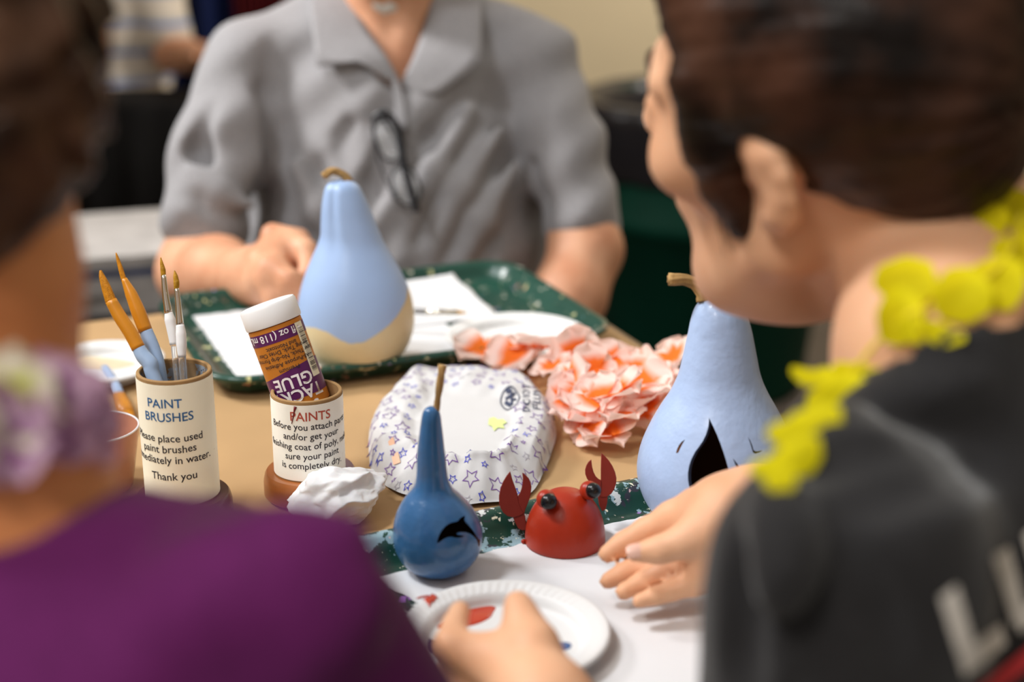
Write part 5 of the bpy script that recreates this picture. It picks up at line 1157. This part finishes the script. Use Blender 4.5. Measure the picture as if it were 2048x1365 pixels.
# ------------------------------------------------------------------ background
M_bin = mat('bin_green', (4, 56, 42), 0.65, 0.15, noise=0.08, nscale=8); M_bagk = mat('black_liner', (38, 36, 40), 0.28, 0.5, bump=1.0, bscale=28)
bx = W(1428, 200, 3.45); bp = V(bx[0], bx[1], 0)
rimz = float(bx[2]); tb_ = thing('trash_bin', bp, 'round dark green trash bin lined with a black bag behind the person in black', 'bin')
br = 0.305
lathe('bin_body', [(0.0005, 0.0), (br * 0.76, 0), (br * 0.79, 0.02), (br * 0.91, rimz - 0.27), (br * 0.955, rimz - 0.265), (br * 0.955, rimz - 0.235), (br * 0.925, rimz - 0.23), (br * 0.96, rimz - 0.05), (br * 1.0, rimz - 0.03), (br * 1.0, rimz), (br * 0.94, rimz), (br * 0.7, 0.03), (0.0005, 0.03)], bp, M_bin, tb_, 96)
def lin_mod(a, r, z): return r * (1 + 0.012 * math.sin(9 * a) + 0.008 * math.sin(23 * a + z * 40))
lathe('liner', [(br * 0.80, rimz - 0.45), (br * 0.86, rimz - 0.2), (br * 0.90, rimz - 0.02), (br * 0.97, rimz + 0.018), (br * 1.04, rimz + 0.012), (br * 1.05, rimz - 0.02), (br * 1.02, rimz - 0.07), (br * 1.00, rimz - 0.145), (br * 0.985, rimz - 0.15)], bp, M_bagk, tb_, 128, mod=lin_mod, cap=False)
tb_['label'] = 'round dark green trash bin lined with a black bag behind the person in black'
# black-draped table with someone in a striped shirt at it
M_drape = mat('black_tablecloth', (16, 15, 16), 0.8, 0.2, noise=0.2, nscale=10)
bt = thing('draped_table', W(150, 460, 3.3) * V(1, 1, 0), 'table under a floor length black cloth at the back of the room', 'table')
q0 = W(-350, 215, 3.2); q1 = W(420, 215, 3.2); zt = q0[2]
g = Geo(); nn2 = 60
for i in range(nn2):
    x = q0[0] + (q1[0] - q0[0]) * i / (nn2 - 1); w = 0.012 * math.sin(i * 0.9)
    g.v += [(x, q0[1] + 0.27, zt), (x, q0[1], zt), (x, q0[1] - 0.01 + w, zt - 0.3), (x, q0[1] - 0.015 + w * 1.6, 0.01)]
for i in range(nn2 - 1):
    for k in range(3): g.f.append((i * 4 + k, i * 4 + k + 1, (i + 1) * 4 + k + 1, (i + 1) * 4 + k))
co = g.make('tablecloth', M_drape, bt); md = co.modifiers.new('t', 'SOLIDIFY'); md.thickness = 0.004
for x in (q0[0] + 0.08, q1[0] - 0.08):
    for y in (q0[1] + 0.05, q0[1] + 0.22): tube('leg', [V(x, y, zt - 0.01), V(x, y, 0)], 0.015, M_steel, bt)
def stripes(name, base, s1, s2, freq):
    m = mat(name, base, 0.85, 0.2); nt = m.node_tree; tc = nt.nodes.new('ShaderNodeTexCoord'); sx_ = nt.nodes.new('ShaderNodeSeparateXYZ'); nt.links.new(tc.outputs['Object'], sx_.inputs[0])
    mu = nt.nodes.new('ShaderNodeMath'); mu.operation = 'MULTIPLY'; mu.inputs[1].default_value = freq; nt.links.new(sx_.outputs[2], mu.inputs[0])
    fr = nt.nodes.new('ShaderNodeMath'); fr.operation = 'FRACT'; nt.links.new(mu.outputs[0], fr.inputs[0])
    r = nt.nodes.new('ShaderNodeValToRGB'); r.color_ramp.interpolation = 'CONSTANT'; e = r.color_ramp.elements; e[0].color = lin(base); e[0].position = 0; e[1].color = lin(s1); e[1].position = 0.55
    k = e.new(0.74); k.color = lin(base); k = e.new(0.8); k.color = lin(s2); k = e.new(0.86); k.color = lin(base)
    nt.links.new(fr.outputs[0], r.inputs['Fac']); nt.links.new(r.outputs['Color'], nt.nodes['Principled BSDF'].inputs['Base Color']); return m
M_str = stripes('striped_cotton', (214, 204, 192), (120, 140, 186), (160, 170, 170), 15.0)
sp0 = thing('person', W(240, 300, 3.6) * V(1, 1, 0), 'person in white shirt with blue stripes at the black draped table behind', 'person')
sN = W(215, -150, 3.62); sM = frame(0.6, -0.8, 0.35); F = Field(); SP = head(F, W(235, -330, 3.55), sM, 1.0)
sS = W(310, -20, 3.55); sS2 = W(90, -30, 3.68); sE = W(345, 110, 3.50); sH = W(405, 112, 3.36)
F.chain([SP(0, -0.03, -0.02), sN, sN - V(0, 0, 0.1)], [0.055, 0.055, 0.08], 0.03); F.cap(sN - V(0, 0, .05), sS, .05, .05, .05); F.cap(sN - V(0, 0, .05), sS2, .05, .05, .05)
F.ell(W(205, 120, 3.62), (0.15, 0.1, 0.24), None, 0.05); F.chain([sS, sE, sE * .5 + sH * .5, sH], [.045, .036, .034, .026], .03)
dr = sH - sE; dr /= np.linalg.norm(dr); F.cap(sH, sH + dr * 0.06, .026, .026, .02); sd = np.cross(dr, V(0, 0, 1))
for i in range(4): a = sH + dr * 0.07 + sd * (i - 1.5) * .017; F.cap(a, a + dr * .05 - V(0, 0, .015), .009, .0065, .004)
F.cap(sH + dr * .02 + sd * .02, sH + dr * .05 + sd * .045, .011, .008, .008)
F.chain([sS2, W(60, 130, 3.6), W(100, 190, 3.4)], [.045, .036, .028], .03)
sb = fobj('body', F, 0.006, [M_skm, M_lip], sp0, pick(SP, 1, sM)); eyes(SP, sM, 1, sb)
F = Field(); F.ell(SP(0, -.02, .045), (.082, .1, .086), sM, .02); n_ = sM @ V(0, -.7, .7); F.half(n_, n_ @ SP(0, .02, .01), .01); fobj('hair', F, .006, M_hp, sp0)
F = Field(); F.cap(sN - V(0, 0, .05), sS, .06, .062, .05); F.cap(sN - V(0, 0, .05), sS2, .06, .062, .05); F.ell(W(212, 100, 3.60), (.165, .115, .20), None, .05); F.ell(W(215, 260, 3.60), (.165, .12, .16), None, .05); F.chain([sS, sS * .3 + sE * .7], [.06, .058], .03); F.chain([sS2, W(70, 90, 3.62)], [.06, .058], .03)
F.ell(sN + V(0, 0, .0), .07, None, .01, 's'); fobj('shirt', F, .006, M_str, sp0)
trousers(sp0, W(215, 420, 3.72), V(0.1, -1, 0), V(-1, -0.1, 0), M_jean)
# dark blue curtain with a red panel on the back wall
M_navy2 = mat('navy_drape', (18, 34, 84), 0.8, noise=0.15, nscale=6); M_redp = mat('red_drape', (110, 24, 32), 0.8)
def curtain(name, x0, x1, y, z0, z1, m, label):
    g = Geo(); n = 80
    for i in range(n):
        x = x0 + (x1 - x0) * i / (n - 1); w = 0.035 * math.sin(i * 0.75)
        g.v += [(x, y + w, z0), (x, y + w * .8, z1)]
    for i in range(n - 1): g.f.append((i * 2, i * 2 + 2, i * 2 + 3, i * 2 + 1))
    o = g.make(name, m); md = o.modifiers.new('t', 'SOLIDIFY'); md.thickness = 0.006; return tag(o, label, 'curtain')
ca, cb2, cc = W(-400, 0, 4.15), W(446, 0, 4.15), W(500, 0, 4.15)
curtain('curtain', ca[0], cb2[0], 4.36, 0.03, 2.3, M_navy2, 'dark navy curtain hanging on the back wall behind the striped shirt')
curtain('curtain', cb2[0] + 0.01, cc[0] + 0.1, 4.36, 0.03, 2.3, M_redp, 'narrow dark red curtain beside the navy one on the back wall')
# chair with a bundle of folded papers behind the brush cup
M_chair = mat('chair_black', (22, 21, 22), 0.5); cseat = W(250, 575, 2.55); cs0 = V(cseat[0], cseat[1], 0); sz_ = float(cseat[2])
ch = thing('stool', cs0, 'black padded stool under the folded papers behind the brush cup', 'stool')
lathe('seat', [(0.0005, -0.05), (0.20, -0.05), (0.22, -0.03), (0.22, -0.01), (0.2, 0.0), (0.0005, 0.0)], V(cs0[0], cs0[1], sz_), M_chair, ch, 48)
for a in (0.8, 2.4, 3.9, 5.5): tube('leg', [V(cs0[0] + .14 * math.cos(a), cs0[1] + .14 * math.sin(a), sz_ - .05), V(cs0[0] + .2 * math.cos(a), cs0[1] + .2 * math.sin(a), 0)], .012, M_steel, ch)
M_news = mat('newsprint', (190, 186, 184), 0.8, noise=0.12, nscale=25); M_newsb = mat('newsprint_blue', (84, 104, 156), 0.8, noise=0.12, nscale=25)
zz = sz_ + 0.001; rp = np.random.default_rng(8)
for i, (m, th, dx, lab) in enumerate(((M_news, .034, 0, 'thick folded newspaper lying lowest of the pile on the black stool'), (M_news, .026, .01, 'grey folded newspaper lying second from the bottom of the pile on the stool'), (M_newsb, .014, -.01, 'thin blue folded paper lying between the newspapers on the stool'), (M_news, .020, .03, 'folded newspaper lying on top of the pile on the black stool'))):
    g = Geo(); w2, d2, n = 0.21, 0.16, 14; rot_ = 0.25 + rp.uniform(-.12, .12)
    prof_ = [(-w2, 0)] + [(w2, 0)] + [(w2 + th * .5 * math.cos(t), th / 2 + th / 2 * math.sin(t)) for t in np.linspace(-1.4, 1.4, n)] + [(w2, th), (-w2, th)]
    for yy in (-d2, d2):
        for x, z in prof_: g.v.append((cs0[0] + dx + x * math.cos(rot_) - yy * math.sin(rot_), cs0[1] + x * math.sin(rot_) + yy * math.cos(rot_), zz + z + 0.0))
    k = len(prof_)
    for j in range(k): g.f.append((j, (j + 1) % k, k + (j + 1) % k, k + j))
    g.f += [tuple(range(k))[::-1], tuple(range(k, 2 * k))]
    o = g.make('folded_newspaper', m, smooth=False); tag(o, lab, 'newspaper', 'folded newspapers on the stool'); zz += th + 0.0008
